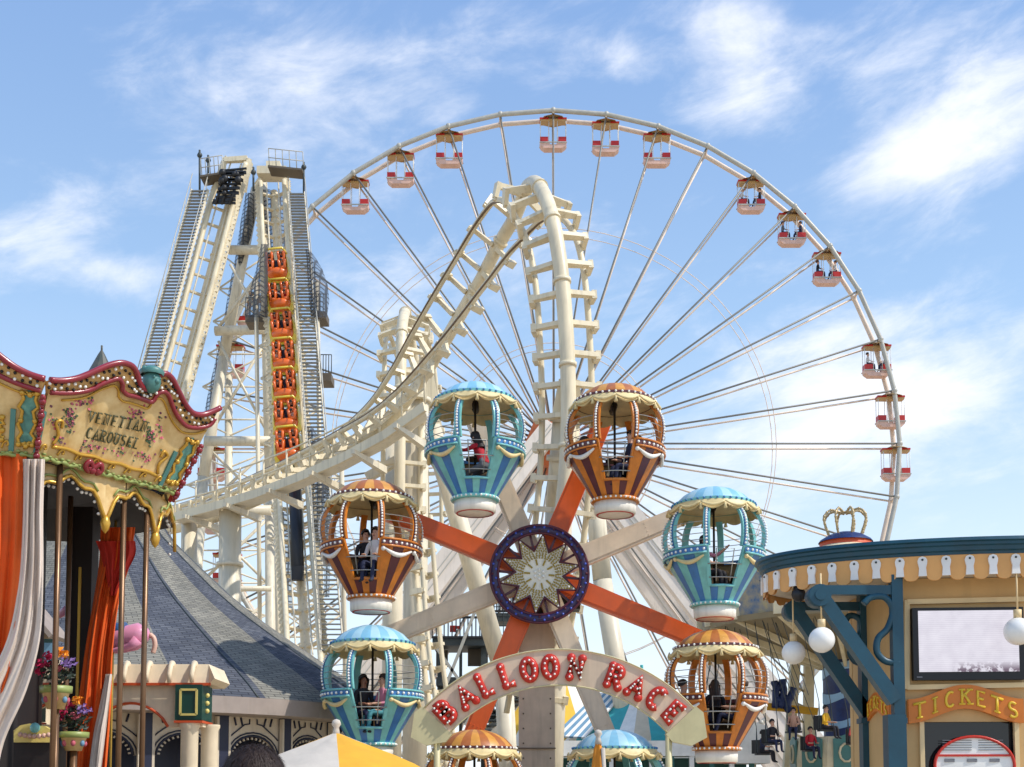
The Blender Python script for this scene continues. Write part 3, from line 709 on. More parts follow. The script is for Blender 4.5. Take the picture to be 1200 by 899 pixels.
mb = MB(); mb.tube([P(345,560,65), P(349,668,61)], .32, 10); mb.box(P(349,672,60.7), (.55, .4, .7)); mb.build('chain_cover', 'black', l2)
mb = MB(); mb.box(P(320,204,78), (1.9, 1.2, .5)); mb.box(P(321,196,78.5), (.9, .7, .5)); mb.build('head_frame', 'coaster_cream', l2)
# steelwork behind the lifts
tw = thing('lift_tower', 'cream lattice support tower of beams and thin diagonals between the lift hills', 'tower', (P(290,900,78).x, 78, 0))
for (a, b, r) in ((P(300,222,79), P(262,420,77), .34), (P(262,420,77), P(238,560,75), .34), (P(308,215,79.5), P(316,560,74), .3), (P(316,560,74), P(318,900,68), .3), (P(238,560,75), P(215,900,71), .34), (P(268,440,80), P(268,900,78), .26)):
    column(tw, a, b, r, 'coaster_pale', 12)
for (x0, y0, x1, y1, Y) in ((268,293,312,293,77.5), (252,388,314,386,76), (240,517,318,517,74), (232,600,318,598,72), (225,690,318,690,70)):
    mb = MB(); mb.tube([P(x0,y0,Y), P(x1,y1,Y)], .3 if y0 != 690 else .16, 10); mb.build('cross_beam', 'coaster_pale', tw)
for (x0, y0, x1, y1) in ((270,310,312,384), (312,310,256,384), (256,400,316,512), (314,396,244,512), (244,525,316,596), (316,525,238,596), (236,608,318,688), (316,606,230,688), (228,700,318,780), (318,700,225,780)):
    mb = MB(); mb.tube([P(x0,y0,76), P(x1,y1,76)], .1, 6); mb.build('diagonal', 'coaster_pale', tw)
for (x0, y0, x1, y1) in ((237,212,262,208), (316,200,356,204)):
    mb = MB(); a = P(x0,y0,76.5); b = P(x1,y1,76.5); mb.bar(a, b, 1.2, .12); pl = mb.build('service_platform', 'steel_brown', tw)
    mb = MB()
    for i in range(6):
        q = a.lerp(b, i/5); mb.tube([q, q+V((0, -.5, 1.2))], .03, 5)
    for hh in (.6, 1.2): mb.tube([a+V((0, -.5, hh)), b+V((0, -.5, hh))], .03, 5)
    mb.build('handrail', 'wheel_grey', pl)
for (x, y0, y1) in ((234,232,176), (244,214,182), (297,224,196), (356,226,190)):
    mb = MB(); mb.tube([P(x,y0,76.4), P(x,y1,76.4)], .07, 6); mb.ball(P(x,y1+6,76.4), .18, 6, 4); mb.build('mast', 'steel_dark', tw)
for (xa, xb, y0, y1, n, Y) in ((262,312,300,760,12,79.5), (300,372,330,860,14,72), (322,400,520,880,9,66)):
    for i in range(n):
        ya, yb = y0+(y1-y0)*i/n, y0+(y1-y0)*(i+1)/n; sx_ = lambda y: -(y-300)*.16 if xa == 262 else (y-330)*.05
        for (p, q) in (((xa+sx_(ya), ya), (xb, yb)), ((xb, ya), (xa+sx_(yb), yb)), ((xa+sx_(yb), yb), (xb, yb))):
            mb = MB(); mb.tube([P(*p, Y), P(*q, Y)], .06, 6); mb.build('diagonal', 'coaster_pale', tw)
    for x_ in ((xb,) if xa == 262 else (xa, xb)):
        mb = MB(); mb.tube([P(x_+(0 if xa == 262 else 0), y0, Y), P(x_+(6 if xa != 262 else 4), y1, Y)], .13, 8); mb.build('post', 'coaster_pale', tw)
# black netting round the platforms beside the right lift
def netting(root, rows_px, Y, mt='mesh_net', bulge=.6):
    rows = []
    for i, (xa, xb, y) in enumerate(rows_px):
        rows.append([P(xa+(xb-xa)*j/6, y, Y-bulge*math.sin(PI*j/6)) for j in range(7)])
    mb = MB(); mb.grid(rows); mb.build('safety_net', mt, root)
netting(tw, [(358,362,292), (359,370,302), (360,378,316), (361,384,334), (362,386,352), (364,383,372)], 70.5, bulge=1.2)
netting(tw, [(360,366,500), (362,378,520), (364,386,550), (366,388,590), (368,384,640)], 63, bulge=.9)
netting(tw, [(306,314,286), (300,314,316), (292,314,342), (287,314,372)], 71.5, bulge=1.0)
netting(tw, [(296,316,222), (304,336,232), (308,338,260), (310,340,300)], 78.5)
netting(tw, [(288,298,226), (282,298,260), (276,290,300), (268,284,340), (258,272,400), (246,262,450), (236,252,500)], 78.3)
netting(l2, [(376,386,520), (378,390,570), (380,388,610), (380,386,700)], 66)
netting(tw, [(326,338,600), (326,342,650), (328,344,720)], 64, bulge=.2)
for (x0, x1, y, Y) in ((290,312,378,73.5), (366,384,374,72.5), (374,390,446,69.5)):
    a = P(x0,y,Y); b = P(x1,y,Y); mb = MB(); mb.bar(a, b, 1.3, .45); pl = mb.build('side_platform', 'steel_brown', tw)
    mb = MB()
    for i in range(6):
        q = a.lerp(b, i/5)+V((0, -.6, .2)); mb.tube([q, q+V((0, 0, 1.1))], .028, 5)
    mb.tube([a+V((0, -.6, 1.3)), b+V((0, -.6, 1.3))], .03, 5); mb.build('handrail', 'steel_dark', pl)

# the train climbing the right lift
tr = thing('coaster_train', 'orange and yellow seven car coaster train on the right lift hill', 'coaster train', P(330,400,70.8))
carpx = [(326.5,325,74), (330,361,72.6), (333,396,71.2), (335,431,69.9), (336.5,466,68.6), (338,501,67.3), (340,536,66)]
car_parts = None
for i, (x, y, Y) in enumerate(carpx):
    c = P(x, y, Y); nx = carpx[min(i+1, 6)]; pv = carpx[max(i-1, 0)]
    t = (P(nx[0], nx[1], nx[2])-P(pv[0], pv[1], pv[2])).normalized(); u = V((0, -.86, .5)); u = (u-t*u.dot(t)).normalized(); xx = u.cross(t)
    if car_parts is None:
        car_parts = []
        mb = MB()  # local x side, y up, z along travel (down the hill)
        secs = [(-.88, .46, .22), (-.74, .68, .46), (-.2, .74, .56), (.35, .74, .54), (.68, .72, .42), (.86, .58, .26)]
        rows = []
        for (z, wx, hy) in secs:
            rows.append([V((wx*a, hy*b-.1, z)) for a, b in ((-.7, -.5), (-1, -.1), (-1, .6), (-.86, 1), (-.78, .9), (-.76, .05), (.76, .05), (.78, .9), (.86, 1), (1, .6), (1, -.1), (.7, -.5), (-.7, -.5))])
        mb.grid(rows, 0, False); mb.prism(rows[0][:-1], (0, 0, -.02)); mb.prism(rows[-1][:-1], (0, 0, .02)); car_parts.append(('car_body', mb.mesh('car_body', 'train_yellow')))
        mb = MB(); mb.ball((0, .2, .62), .62, 12, 8, 0, (1.02, .72, .5)); mb.box((0, .1, .42), (1.2, .5, .4)); car_parts.append(('nose', mb.mesh('nose', 'train_orange')))
        mb = MB(); mb.box((0, -.38, 0), (1.1, .2, 1.5)); car_parts.append(('chassis', mb.mesh('chassis', 'train_green')))
        mb = MB(); mb.box((0, .02, -.1), (1.1, .1, 1.3)); car_parts.append(('floor', mb.mesh('floor', 'black')))
        for z in (-.5, .2):
            for sx in (-.34, .34):
                mb = MB(); mb.box((sx, .36, z-.16), (.5, .66, .12))
                mb.tube([(sx-.15, .74, z-.1), (sx-.16, .8, z+.06), (sx-.13, .5, z+.26), (sx+.13, .5, z+.26), (sx+.16, .8, z+.06), (sx+.15, .74, z-.1)], .085, 6, 0)
                mb.ball((sx, .5, z+.26), .17, 6, 4, 0, (1, .9, .6)); car_parts.append(('seat', mb.mesh('seat', 'train_orange')))
        mb = MB(); mb.tube([(-.66, .42, -.78), (-.45, .86, -.8), (.45, .86, -.8), (.66, .42, -.78)], .07, 6); car_parts.append(('rear_hoop', mb.mesh('rear_hoop', 'train_yellow')))
    fm = frame(xx, u, t, c+u*.55-W[tr.name]) @ M.Diagonal((1.06, 1, 1.12, 1))
    body = place(car_parts[0][1], 'car', tr, fm)
    for nm, me in car_parts[1:]: place(me, nm, body, M.Identity(4))
    for z in (-.5, .2):
        for sx in (-.34, .34):
            pos = c+u*.62+xx*sx+t*(z-.02)
            o = person('small rider in the %s %s seat of the %s coaster car from the top' % ('back' if z < 0 else 'front', 'left' if sx < 0 else 'right', ords[i]), 'sit', pos, 0, shirt=['cloth_black', 'cloth_navy', 'cloth_black', 'cloth_grey', 'cloth_white', 'cloth_black', 'cloth_red'][(i*3+int(z > 0)*2+int(sx > 0)) % 7], hair=['hair_dark', 'hair_brown'][(i+int(sx > 0)) % 2], trousers='cloth_black', group='riders of the coaster train', scale=.85)
            o.rotation_euler = frame(xx, -t, u, V((0, 0, 0))).to_euler()
# ------------------------------------------------------------------ balloon ride
YH = 27.0; YG = 25.4; H = P(632, 673, YH); kx = mpp(YG)
ride = thing('balloon_ride', 'ride wheel with eight orange and cream arms round a star medallion', 'amusement ride', (H.x, YH, 0))
gcen = [(557,455,'b'), (720,457,'o'), (836,577,'b'), (838,743,'o'), (720,860,'b'), (556,860,'o'), (437,738,'b'), (436,569,'o')]
for i in range(8):
    a = rad(112.5-45*i); d = V((math.cos(a), 0, math.sin(a))); Lr = 222*mpp(YH)
    mt = 'arm_orange' if i % 2 else 'arm_cream'
    mb2 = MB(); px_ = V((-d.z, 0, d.x))
    mb2.bar(H+d*.55, H+d*Lr, .47, .28, 0, (0, 1, 0), .39, .24); arm = mb2.build('arm', mt, ride)
    mb = MB(); mb.bar(H+d*.6+V((0, -.155, 0)), H+d*(Lr-.1)+V((0, -.135, 0)), .36, .012, 0, (0, 1, 0), .29, .012); mb.build('face_plate', mt, arm)
    mb = MB()
    for q in (.95, 1.05, 2.55, Lr-.5, Lr-.35):
        for w_ in (-.13, -.045, .045, .13): mb.ball(H+d*q+px_*w_+V((0, -.15, 0)), .012, 5, 4)
    mb.build('bolts', mt, arm)
    mb = MB(); mb.tube([H+d*.9+px_*.12+V((0, .17, 0)), H+d*(Lr-.3)+px_*.1+V((0, .16, 0))], .022, 6); mb.build('hydraulic_line', 'dark_metal', arm)
    gx, gy, _ = gcen[i]; tip = P(gx, gy+18, YG); e_ = H+d*(Lr-.12)
    mb = MB(); mb.tube([e_+V((0, .1, 0)), V((e_.x, YG+.75, e_.z)), V((tip.x, YG+.5, tip.z)), V((tip.x, YG, tip.z))], .07, 8); mb.build('hanger', 'dark_metal', arm)
mb = MB(); mb.bar((H.x-.05, YH+.75, 0), (H.x-.05, YH+.75, H.z-.6), .80, .70, 0, (0, 1, 0)); col_ = mb.build('column', 'column_tan', ride)
mb = MB()
for z in (1.2, 2.6, 4.0): mb.box((H.x-.05, YH+.38, z), (.84, .06, .02))
for sx in (-.30, .30):
    for k in range(14): mb.ball((H.x-.05+sx, YH+.39, .4+k*.33), .02, 5, 3)
mb.build('joint', 'steel_brown', col_)
mb = MB(); mb.box((H.x, YH+.75, H.z-.35), (1.15, .9, 1.1)); mb.box((H.x+.75, YH+.7, H.z-.55), (.35, .5, .3)); mb.tube([(H.x, YH-.3, H.z), (H.x, YH+1.2, H.z)], .34, 14); mb.build('gearbox', 'dark_metal', ride)
mb = MB(); mb.lathe([(0, YH-.28), (.6, YH-.28), (.6, YH+.2), (0, YH+.2)], 16, 0, (H.x, 0, H.z), 'Y', sm=False); mb.build('hub_plate', 'arm_orange', ride)
mb = MB(); mb.box((H.x, YH, .35), (9.5, 5.5, .7)); mb.build('platform', 'swing_cream', ride)
# medallion
YM = YH-.50; s = mpp(YM); HM = P(632, 673, YM)
med = thing('star_medallion', 'round medallion with a ten pointed white and gold star in a blue red ring', 'ornament', HM)
def mpnt(r, a, y=0): return HM+V((r*s*math.sin(a), y, r*s*math.cos(a)))
mb = MB(); mb.tube([mpnt(53.5, 2*PI*k/48) for k in range(48)], 5.2*s, 10, closed=True); ring = mb.build('ring', 'hub_navy', med)
for q in (-1, 1):
    mb = MB(); mb.tube([mpnt(53.5+q*4.6, 2*PI*k/48, -.045) for k in range(48)], .034, 6, closed=True); mb.build('ring_edge', 'hub_maroon', ring)
mb = MB()
for k in range(60): mb.ball(mpnt(53.5+(2 if k % 2 else -2), 2*PI*k/60, -.09), .03, 5, 4, k % 3 == 0)
mb.build('ring_bulbs', ['bulb_blue', 'hub_maroon'], ring)
star = []
for k in range(20): star.append(mpnt(48.5 if k % 2 == 0 else 28.5, 2*PI*(k+.3)/20, .0))
mb = MB(); mb.prism(star, (0, .06, 0)); sto = mb.build('star', 'star_white', med)
mb = MB(); mb.tube([p+V((0, -.01, 0)) for p in star], .038, 6, closed=True); mb.build('star_edge', 'hub_maroon', sto)
mb = MB()
for k in range(10):
    a = 2*PI*(k+.15)/10
    mb.bar(mpnt(11, a+PI/10, -.01), mpnt(18, a+PI/10, -.01), .035, .03, 0, (0, 1, 0))
    for r_, n_, sp in ((20, 4, .17), (22.5, 4, .15), (25, 4, .15), (28, 5, .10), (31, 4, .10), (34, 3, .10), (37, 3, .07), (40, 2, .07), (43, 2, .045), (45.5, 1, 0)):
        for q in range(n_):
            b = a+(q-(n_-1)/2)*sp; ang = random.uniform(-1.2, 1.2); c_ = mpnt(r_, b, -.012)
            mb.bar(c_-V((math.sin(a+ang), 0, math.cos(a+ang)))*.022, c_+V((math.sin(a+ang), 0, math.cos(a+ang)))*.022, .026, .03, 0, (0, 1, 0))
mb.build('gold_inlay', 'gold_dull', sto, kind='stuff')
mb = MB()
for k in range(7): mb.ball(HM+V((math.sin(k*1.047)*.1*(k < 6), -.02, math.cos(k*1.047)*.1*(k < 6))), .035, 6, 4)
for k in range(20): mb.ball(mpnt(44 if k % 2 else 38, 2*PI*(k//2+.15)/10, -.02), .03, 5, 4)
mb.build('star_bulbs', 'bulb_white', sto)
mb = MB()
for k in range(10): a = 2*PI*(k+.65)/10; mb.bar(mpnt(20, a, .10), mpnt(52, a, .10), .05, .05, 0, (0, 1, 0))
mb.build('rear_brace', 'hub_maroon', med)
mb = MB(); mb.tube([HM+V((0, .02, 0)), HM+V((0, .4, 0))], .12, 10); mb.build('mount', 'dark_metal', med)

# balloon gondola, front towards -Y, origin under the base
def gondola(kind):
    A, B_ = ('bal_orange', 'bal_maroon') if kind == 'o' else ('bal_teal', 'bal_blue')
    g = thing('balloon_gondola', '', 'gondola', (0, 0, 0), 'balloon gondolas hung round the ride wheel')
    def pt(a, r, z): return V((r*math.sin(a), -r*math.cos(a), z))
    mb = MB(); mb.lathe([(0, 0), (.40, .0), (.43, .02), (.44, .24), (0, .24)], 24, 0); ba = mb.build('base', 'bal_base', g)
    mb = MB(); mb.lathe([(.36, -.012), (.395, -.012), (.395, .004)], 24, 0); mb.build('base_rim', 'cabin_red', ba)
    mb = MB(); mb.lathe([(0, .25), (.50, .25), (.50, .32), (0, .32)], 24); mb.build('collar', A, g)
    mb = MB()
    for k in range(30): mb.ball(pt(2*PI*k/30, .50, .285), .026, 5, 4)
    mb.build('collar_bulbs', 'bulb_white', g)
    # striped side panels, three left short for the doorway
    h2 = PI/24; Z0, Z1, R0, R1 = .32, 1.20, .46, 1.0
    def panel(z1):
        q = (z1-Z0)/(Z1-Z0); r1 = R0+(R1-R0)*q; mb = MB()
        h2 = PI/24*.975; f = [pt(-h2, R0, Z0), pt(h2, R0, Z0), pt(h2, r1, z1), pt(-h2, r1, z1)]; b = [pt(-h2, R0-.045, Z0), pt(h2, R0-.045, Z0), pt(h2, r1-.045, z1), pt(-h2, r1-.045, z1)]
        mb.add(f+b, [(0, 1, 2, 3), (4, 7, 6, 5), (0, 4, 5, 1), (3, 2, 6, 7), (0, 3, 7, 4), (1, 5, 6, 2)], 0); return mb
    pa = [panel(Z1).mesh('panel', m_) for m_ in (A, B_)]; ps = [panel(.60).mesh('panel', m_) for m_ in (A, B_)]
    for k in range(24):
        short = k in (23, 0, 1); me = (ps if short else pa)[(k//1+ (0)) % 2]
        place(me, 'panel', g, M.Rotation(2*PI*k/24, 4, 'Z'))
    dl = rad(22.5)
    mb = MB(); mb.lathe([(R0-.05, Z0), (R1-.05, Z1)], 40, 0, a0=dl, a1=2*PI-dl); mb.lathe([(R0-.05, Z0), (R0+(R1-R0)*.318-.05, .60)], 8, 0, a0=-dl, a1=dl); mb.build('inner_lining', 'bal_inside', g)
    mb = MB(); a0, a1 = dl, 2*PI-dl
    mb.lathe([(.97, 1.20), (1.03, 1.20), (1.04, 1.37), (.95, 1.37), (.95, 1.20)], 30, 0, a0=a0, a1=a1, sm=False); rim = mb.build('rim', B_, g)
    mb = MB()
    for z in (1.215, 1.355): mb.tube([pt(a0+(a1-a0)*k/30, 1.045, z) for k in range(31)], .022, 5)
    mb.build('rim_moulding', A, rim)
    mb = MB()
    for k in range(44): mb.ball(pt(a0+.05+(a1-a0-.1)*k/43, 1.045, 1.285), .03, 5, 4)
    mb.build('rim_bulbs', 'bulb_white', rim)
    mb = MB()  # swags
    for k in range(1, 8):
        c = 2*PI*k/8
        mb.tube([pt(c-.33+.66*j/8, 1.0-.10*math.sin(PI*j/8)*.55+.02, 1.16-.11*math.sin(PI*j/8)) for j in range(9)], [.02+.03*math.sin(PI*j/8) for j in range(9)], 6)
        mb.ball(pt(c-.35, 1.01, 1.15), .05, 6, 4)
    mb.build('garland', 'bal_cream' if kind == 'b' else 'white_paint', g)
    mb = MB()
    for s in (-1, 1): mb.bar(pt(s*dl, .64, .60), pt(s*dl, 1.02, 1.36), .07, .06)
    mb.tube([pt(-dl, .655, .60), pt(0, .66, .60), pt(dl, .655, .60)], .03, 6); mb.build('door_frame', A, g)
    mb = MB()
    for z in (.75, 1.0):
        rr = .66+(z-.6)*.6; mb.tube([pt(-dl+2*dl*j/6, rr, z) for j in range(7)], .012, 5)
    mb.tube([pt(-.2, .70, .68), pt(-.2, .93, 1.3), pt(.2, .93, 1.3), pt(.2, .70, .68)], .014, 5); mb.build('gate', 'wire', g)
    mb = MB(); mb.lathe([(0, .54), (.54, .54), (.54, .58), (0, .58)], 24, sm=False); mb.build('floor', 'black', g)
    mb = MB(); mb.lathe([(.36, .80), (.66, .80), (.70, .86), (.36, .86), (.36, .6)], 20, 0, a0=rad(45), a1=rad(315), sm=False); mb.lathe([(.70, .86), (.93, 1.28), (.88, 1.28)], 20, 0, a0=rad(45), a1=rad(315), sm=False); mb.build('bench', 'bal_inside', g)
    mb = MB(); mb.tube([(0, 0, .58), (0, 0, 2.42)], .025, 8); mb.build('centre_pole', 'dark_metal', g)
    mb = MB(); mb.lathe([(.0, 1.13), (.2, 1.13), (.2, 1.16), (0, 1.16)], 14, sm=False); mb.build('turning_wheel', 'dark_metal', g)
    # ribs
    pr = [(1.0, 1.36), (1.045, 1.55), (1.055, 1.72), (1.03, 1.90), (.96, 2.06), (.84, 2.2)]
    mbr = MB(); pts = cr_([V((0, -r, z)) for r, z in pr], 3); rw = .066
    f = [[p+V((sx*rw, 0, 0))-V((0, 0, 0)) for p in pts] for sx in (-1, 1)]; b = [[p+V((sx*rw, .07, 0)) for p in pts] for sx in (-1, 1)]
    mbr.grid([f[0], f[1]], 0, False); mbr.grid([b[0], b[1]], 0, False); mbr.grid([f[0], b[0]], 0, False); mbr.grid([f[1], b[1]], 0, False); rme = mbr.mesh('rib', A)
    mbi = MB(); mbi.grid([[p+V((sx*.034, -.008, 0)) for p in pts] for sx in (-1, 1)], 0, False); ime = mbi.mesh('rib_inlay', B_)
    mbb = MB()
    for p in pts[1:]: mbb.ball(p+V((0, -.03, 0)), .026, 5, 4)
    bme = mbb.mesh('rib_bulbs', 'bulb_white')
    for k in range(8):
        rot = M.Rotation(2*PI*(k+.5)/8, 4, 'Z'); r_ = place(rme, 'rib', g, rot); place(ime, 'rib_inlay', r_, M.Identity(4)); place(bme, 'rib_bulbs', r_, M.Identity(4))
    mb = MB()
    for z, r_ in ((1.48, 1.02), (1.60, 1.045), (1.72, 1.05), (1.84, 1.04)): mb.tube([pt(a0+(a1-a0)*k/30, r_, z) for k in range(31)], .008, 4)
    mb.build('guard_wires', 'wire', g)
    # canopy
    prof = [(.80, 2.36), (.76, 2.44), (.64, 2.56), (.46, 2.66), (.24, 2.73), (.0, 2.75)]
    c1, c2 = ('bal_gold', 'bal_brown') if kind == 'o' else ('bal_sky', 'bal_blue')
    mb = MB(); mb.lathe(prof, 24, 0, mis=lambda i, j: j % 2); dome = mb.build('canopy', [c1, c2] if kind == 'o' else ['bal_pale', 'bal_sky'], g)
    mb = MB(); mb.lathe([(.80, 2.33), (.86, 2.33), (.86, 2.385), (.80, 2.385)], 32, sm=False); mb.build('canopy_band', B_ if kind == 'o' else 'bal_teal', dome)
    mb = MB()
    for k in range(40): mb.ball(pt(2*PI*k/40, .865, 2.36), .026, 5, 4)
    mb.build('canopy_bulbs', 'bulb_white' if kind == 'o' else 'bal_blue', dome)
    rows = [[], [], []]; n_ = 96
    for j in range(n_+1):
        a = 2*PI*j/n_; sc_ = abs(math.sin(a*6)); rows[0].append(pt(a, .85, 2.34)); rows[1].append(pt(a, .90, 2.26)); rows[2].append(pt(a, .95-.03*sc_, 2.215-.095*sc_))
    mb = MB(); mb.grid(rows, 0); mb.grid([[p*1.0-V((p.x, p.y, 0))*.03-V((0, 0, .004)) for p in r_] for r_ in rows], 0); va = mb.build('valance', 'bal_cream', g)
    mb = MB()
    for k in range(12): mb.tube([pt(2*PI*(k+j/8)/12, .945+.015*math.sin(PI*j/8), 2.27-.085*math.sin(PI*j/8)) for j in range(9)], [.014+.018*math.sin(PI*j/8) for j in range(9)], 6)
    mb.build('valance_swags', 'bal_cream', va)
    mb = MB()
    for k in range(12):
        a = 2*PI*k/12; mb.lathe([(.0, .0), (.035, -.01), (.028, -.06), (.045, -.13), (0, -.13)], 6, 0, pt(a, .935, 2.24))
    mb.build('tassels', 'bal_cream', va)
    mb = MB(); mb.lathe([(.83, 2.33), (.4, 2.40), (0, 2.42)], 24); mb.build('canopy_lining', 'bal_cream', g)
    return g
proto = {'o': gondola('o'), 'b': gondola('b')}; fresh = {'o': True, 'b': True}
glab = ['turquoise balloon gondola at the top left of the ride wheel, rider in red inside', 'orange striped balloon gondola at the top right of the ride wheel',
        'turquoise balloon gondola farthest right, above the round medallion\'s level', 'orange striped balloon gondola at the lower right, beside the end of the arch sign',
        'turquoise balloon gondola at the bottom, half hidden under the arch sign', 'orange striped balloon gondola at the bottom, under the left end of the arch sign',
        'turquoise balloon gondola at the lower left above the yellow umbrella', 'orange striped balloon gondola at the upper left, on an orange arm']
gpos = []
for i, (gx, gy, kd) in enumerate(gcen):
    g = proto[kd] if fresh[kd] else copy_tree(proto[kd]); fresh[kd] = False
    top = P(gx, gy, YG); g.location = (top.x, YG, top.z-2.66); g.rotation_euler.z = rad((4, -3, 5, -2, 2, -4, 3, -5)[i]); g['label'] = glab[i]; gpos.append(V(g.location))
def rider(i, dx, dy, rz, label, **kw):
    person(label, kw.pop('pose', 'sit'), gpos[i]+V((dx, dy, .84)), rz, group='riders in the balloon gondolas', scale=.92, **kw)
rider(0, .22, -.35, -2.2, 'long haired rider in a red top leaning in the top left turquoise gondola', pose='reach', tilt=.35, shirt='cloth_red', trousers='cloth_grey', long=True)
rider(1, .32, -.25, -1.2, 'dark haired rider in dark blue near the door of the top right orange gondola', shirt='cloth_navy', trousers='cloth_navy')
rider(1, .50, .15, -1.6, 'brown haired rider at the right rib of the top right orange gondola', shirt='cloth_black', hair='hair_brown')
rider(1, -.62, .2, 1.2, 'rider in bright blue seen through the left ribs of the top right orange gondola', shirt='cloth_blue', hair='hair_dark')
rider(2, -.22, -.15, 1.0, 'dark haired rider in pink by the doorway of the rightmost turquoise gondola', pose='reach', shirt='cloth_pink', trousers='cloth_black', long=True)
rider(3, 0, .12, PI, 'long haired rider in black with their back to the doorway of the lower right gondola', shirt='cloth_black', hair='hair_brown', long=True)
rider(3, .42, -.1, -1.6, 'bare shouldered brown haired rider on the right in the lower right orange gondola', tilt=-.15, shirt='skin_a', hair='hair_brown')
rider(3, -.66, .1, 1.4, 'dark haired rider in crimson at the left side of the lower right orange gondola', shirt='cloth_red')
rider(6, -.18, -.1, .6, 'dark haired rider in green shade by the pole of the lower left turquoise gondola', shirt='cloth_black', skin='skin_b', long=True)
rider(6, .25, -.2, -.9, 'rider in pale blue shorts sitting in the lower left turquoise gondola', shirt='cloth_pink', trousers='cloth_teal', hair='hair_brown')
rider(7, -.12, -.05, .4, 'dark haired rider in black shirt in the upper left orange gondola', shirt='cloth_black', pose='reach')
rider(7, .12, -.3, -.3, 'rider in a white top and dark trousers in the upper left orange gondola', shirt='cloth_white', hair='hair_brown')

# ------------------------------------------------------------------ arch sign
YS = 22.0; s = mpp(YS); AC = (655, 977)
def ap(r, deg, y=0): q = P(AC[0]+r*math.sin(rad(deg)), AC[1]-r*math.cos(rad(deg)), YS); return q+V((0, y, 0))
arch = thing('arch_sign', 'cream arch sign with red bulb letters reading BALLOON RACE on thin poles', 'sign', (P(655, 900, YS).x, YS, 0))
o_ = [ap(216, -47+94*k/28) for k in range(29)]; i_ = [ap(174, 47-94*k/28) for k in range(29)]
mb = MB(); mb.prism(o_+i_, (0, .16, 0)); board = mb.build('board', 'sign_cream', arch)
for sg in (-1, 1):
    e = [ap(219, sg*47.05), ap(221, sg*50), ap(207, sg*57), ap(187, sg*56.5), ap(171, sg*51), ap(171, sg*47.05)]
    mb = MB(); mb.prism([p+V((0, -.02, 0)) for p in e], (0, .2, 0)); mb.build('end_board', 'sign_olive', arch)
for r_ in (216, 174):
    mb = MB(); mb.tube([ap(r_, -47+94*k/28, -.02) for k in range(29)], .014, 6); mb.build('edging', 'sign_olive', board)
lets = [('B', -43.2), ('A', -34.2), ('L', -26.2), ('L', -18), ('O', -10.4), ('O', -3), ('N', 5.8), ('R', 19.6), ('A', 27.8), ('C', 36), ('E', 43.6)]
for ch, dg in lets:
    o = ap(195, dg, -.05); a = rad(dg); x = V((math.cos(a), 0, -math.sin(a))); y = V((math.sin(a), 0, math.cos(a)))
    mb = MB(); letter(mb, ch, o, x, y, V((0, 1, 0)), 22*s, 23*s, 4.6*s, 0, flat=.7)
    for (sa, sb) in SERIF[ch]: mb.ball(o+x*(sa*22*s)+y*(sb*23*s), 5.3*s, 10, 6, 0, (1, .75, 1))
    lo = mb.build('letter', 'red_paint', board)
    mb = MB()
    for st_ in GL[ch]:
        for (pa_, pb_) in along([(q[0]*22, q[1]*23) for q in st_], 6.2): mb.ball(o+x*(pa_*s)+y*(pb_*s)+V((0, -3.4*s, 0)), 1.35*s, 6, 4)
    mb.build('letter_bulbs', 'bulb_white', lo)
for px_ in (512, 784):
    a = P(px_, 842, YS)+V((0, .08, 0)); mb = MB(); mb.tube([a, V((a.x, a.y, -.05))], .06, 10); mb.build('pole', 'sign_olive', arch)

# ------------------------------------------------------------------ umbrellas in front
def umbrella(label, apex, R_, drop, n, mats, closed=False, lab_top=None):
    u = thing('patio_umbrella', label, 'umbrella', (apex.x, apex.y, 0))
    if not closed:
        for k in range(n):
            a0, a1 = 2*PI*k/n+.698, 2*PI*(k+1)/n+.698; rows = []
            for i in range(7):
                q = i/6; r_ = []
                for j in range(7):
                    a = a0+(a1-a0)*j/6; sag = 1-.05*math.sin(PI*j/6)*q
                    r_.append(apex+V((R_*q*math.cos(a)*sag, R_*q*math.sin(a)*sag, -drop*q*(1-.12*math.sin(PI*q))-.03*math.sin(PI*j/6)*q-.012*math.sin(9*a+3*q)*q*(1-q)*3)))
                rows.append(r_)
            rows.append([p+V((0, 0, -.2-.03*math.sin(PI*j/6))) for j, p in enumerate(rows[-1])])
            mb = MB(); mb.grid(rows); mb.build('canopy_panel', mats[k % 2], u)
            mb = MB(); mb.tube([apex+V((0, 0, -.08)), apex+V((R_*math.cos(a0), R_*math.sin(a0), -drop-.02))], .012, 5); mb.build('rib', 'dark_metal', u)
    else:
        mb = MB(); n2 = 16; prof = [(.02, 0), (.05, -.12), (.08, -.4), (.10, -.9), (.12, -1.15), (.06, -1.3)]; rows = []
        for i, (r_, z) in enumerate(prof): rows.append([apex+V((r_*(1+.35*math.sin(4*a))*math.cos(a), r_*(1+.35*math.sin(4*a))*math.sin(a), z)) for a in [2*PI*j/n2 for j in range(n2+1)]])
        mb.grid(rows); mb.build('folded_canopy', mats[0], u)
        mb = MB(); mb.tube([apex+V((.06, -.06, -.1)), apex+V((.10, -.10, -1.1))], .03, 6); mb.build('fold', mats[1], u)
    mb = MB(); mb.tube([(apex.x, apex.y, apex.z-.02), (apex.x, apex.y, .05)], .025, 10); mb.build('pole', 'white_paint', u)
    mb = MB(); mb.lathe([(0, -.05), (.05, -.05), (.035, .02), (.03, .05), (.055, .09), (.04, .135), (0, .15)], 12, 0, apex); mb.build('finial', 'umb_white', u)
    mb = MB(); mb.lathe([(0, 0), (.3, 0), (.3, .06), (.08, .12), (0, .12)], 18, 0, (apex.x, apex.y, 0)); mb.build('base', 'steel_dark', u)
    return u
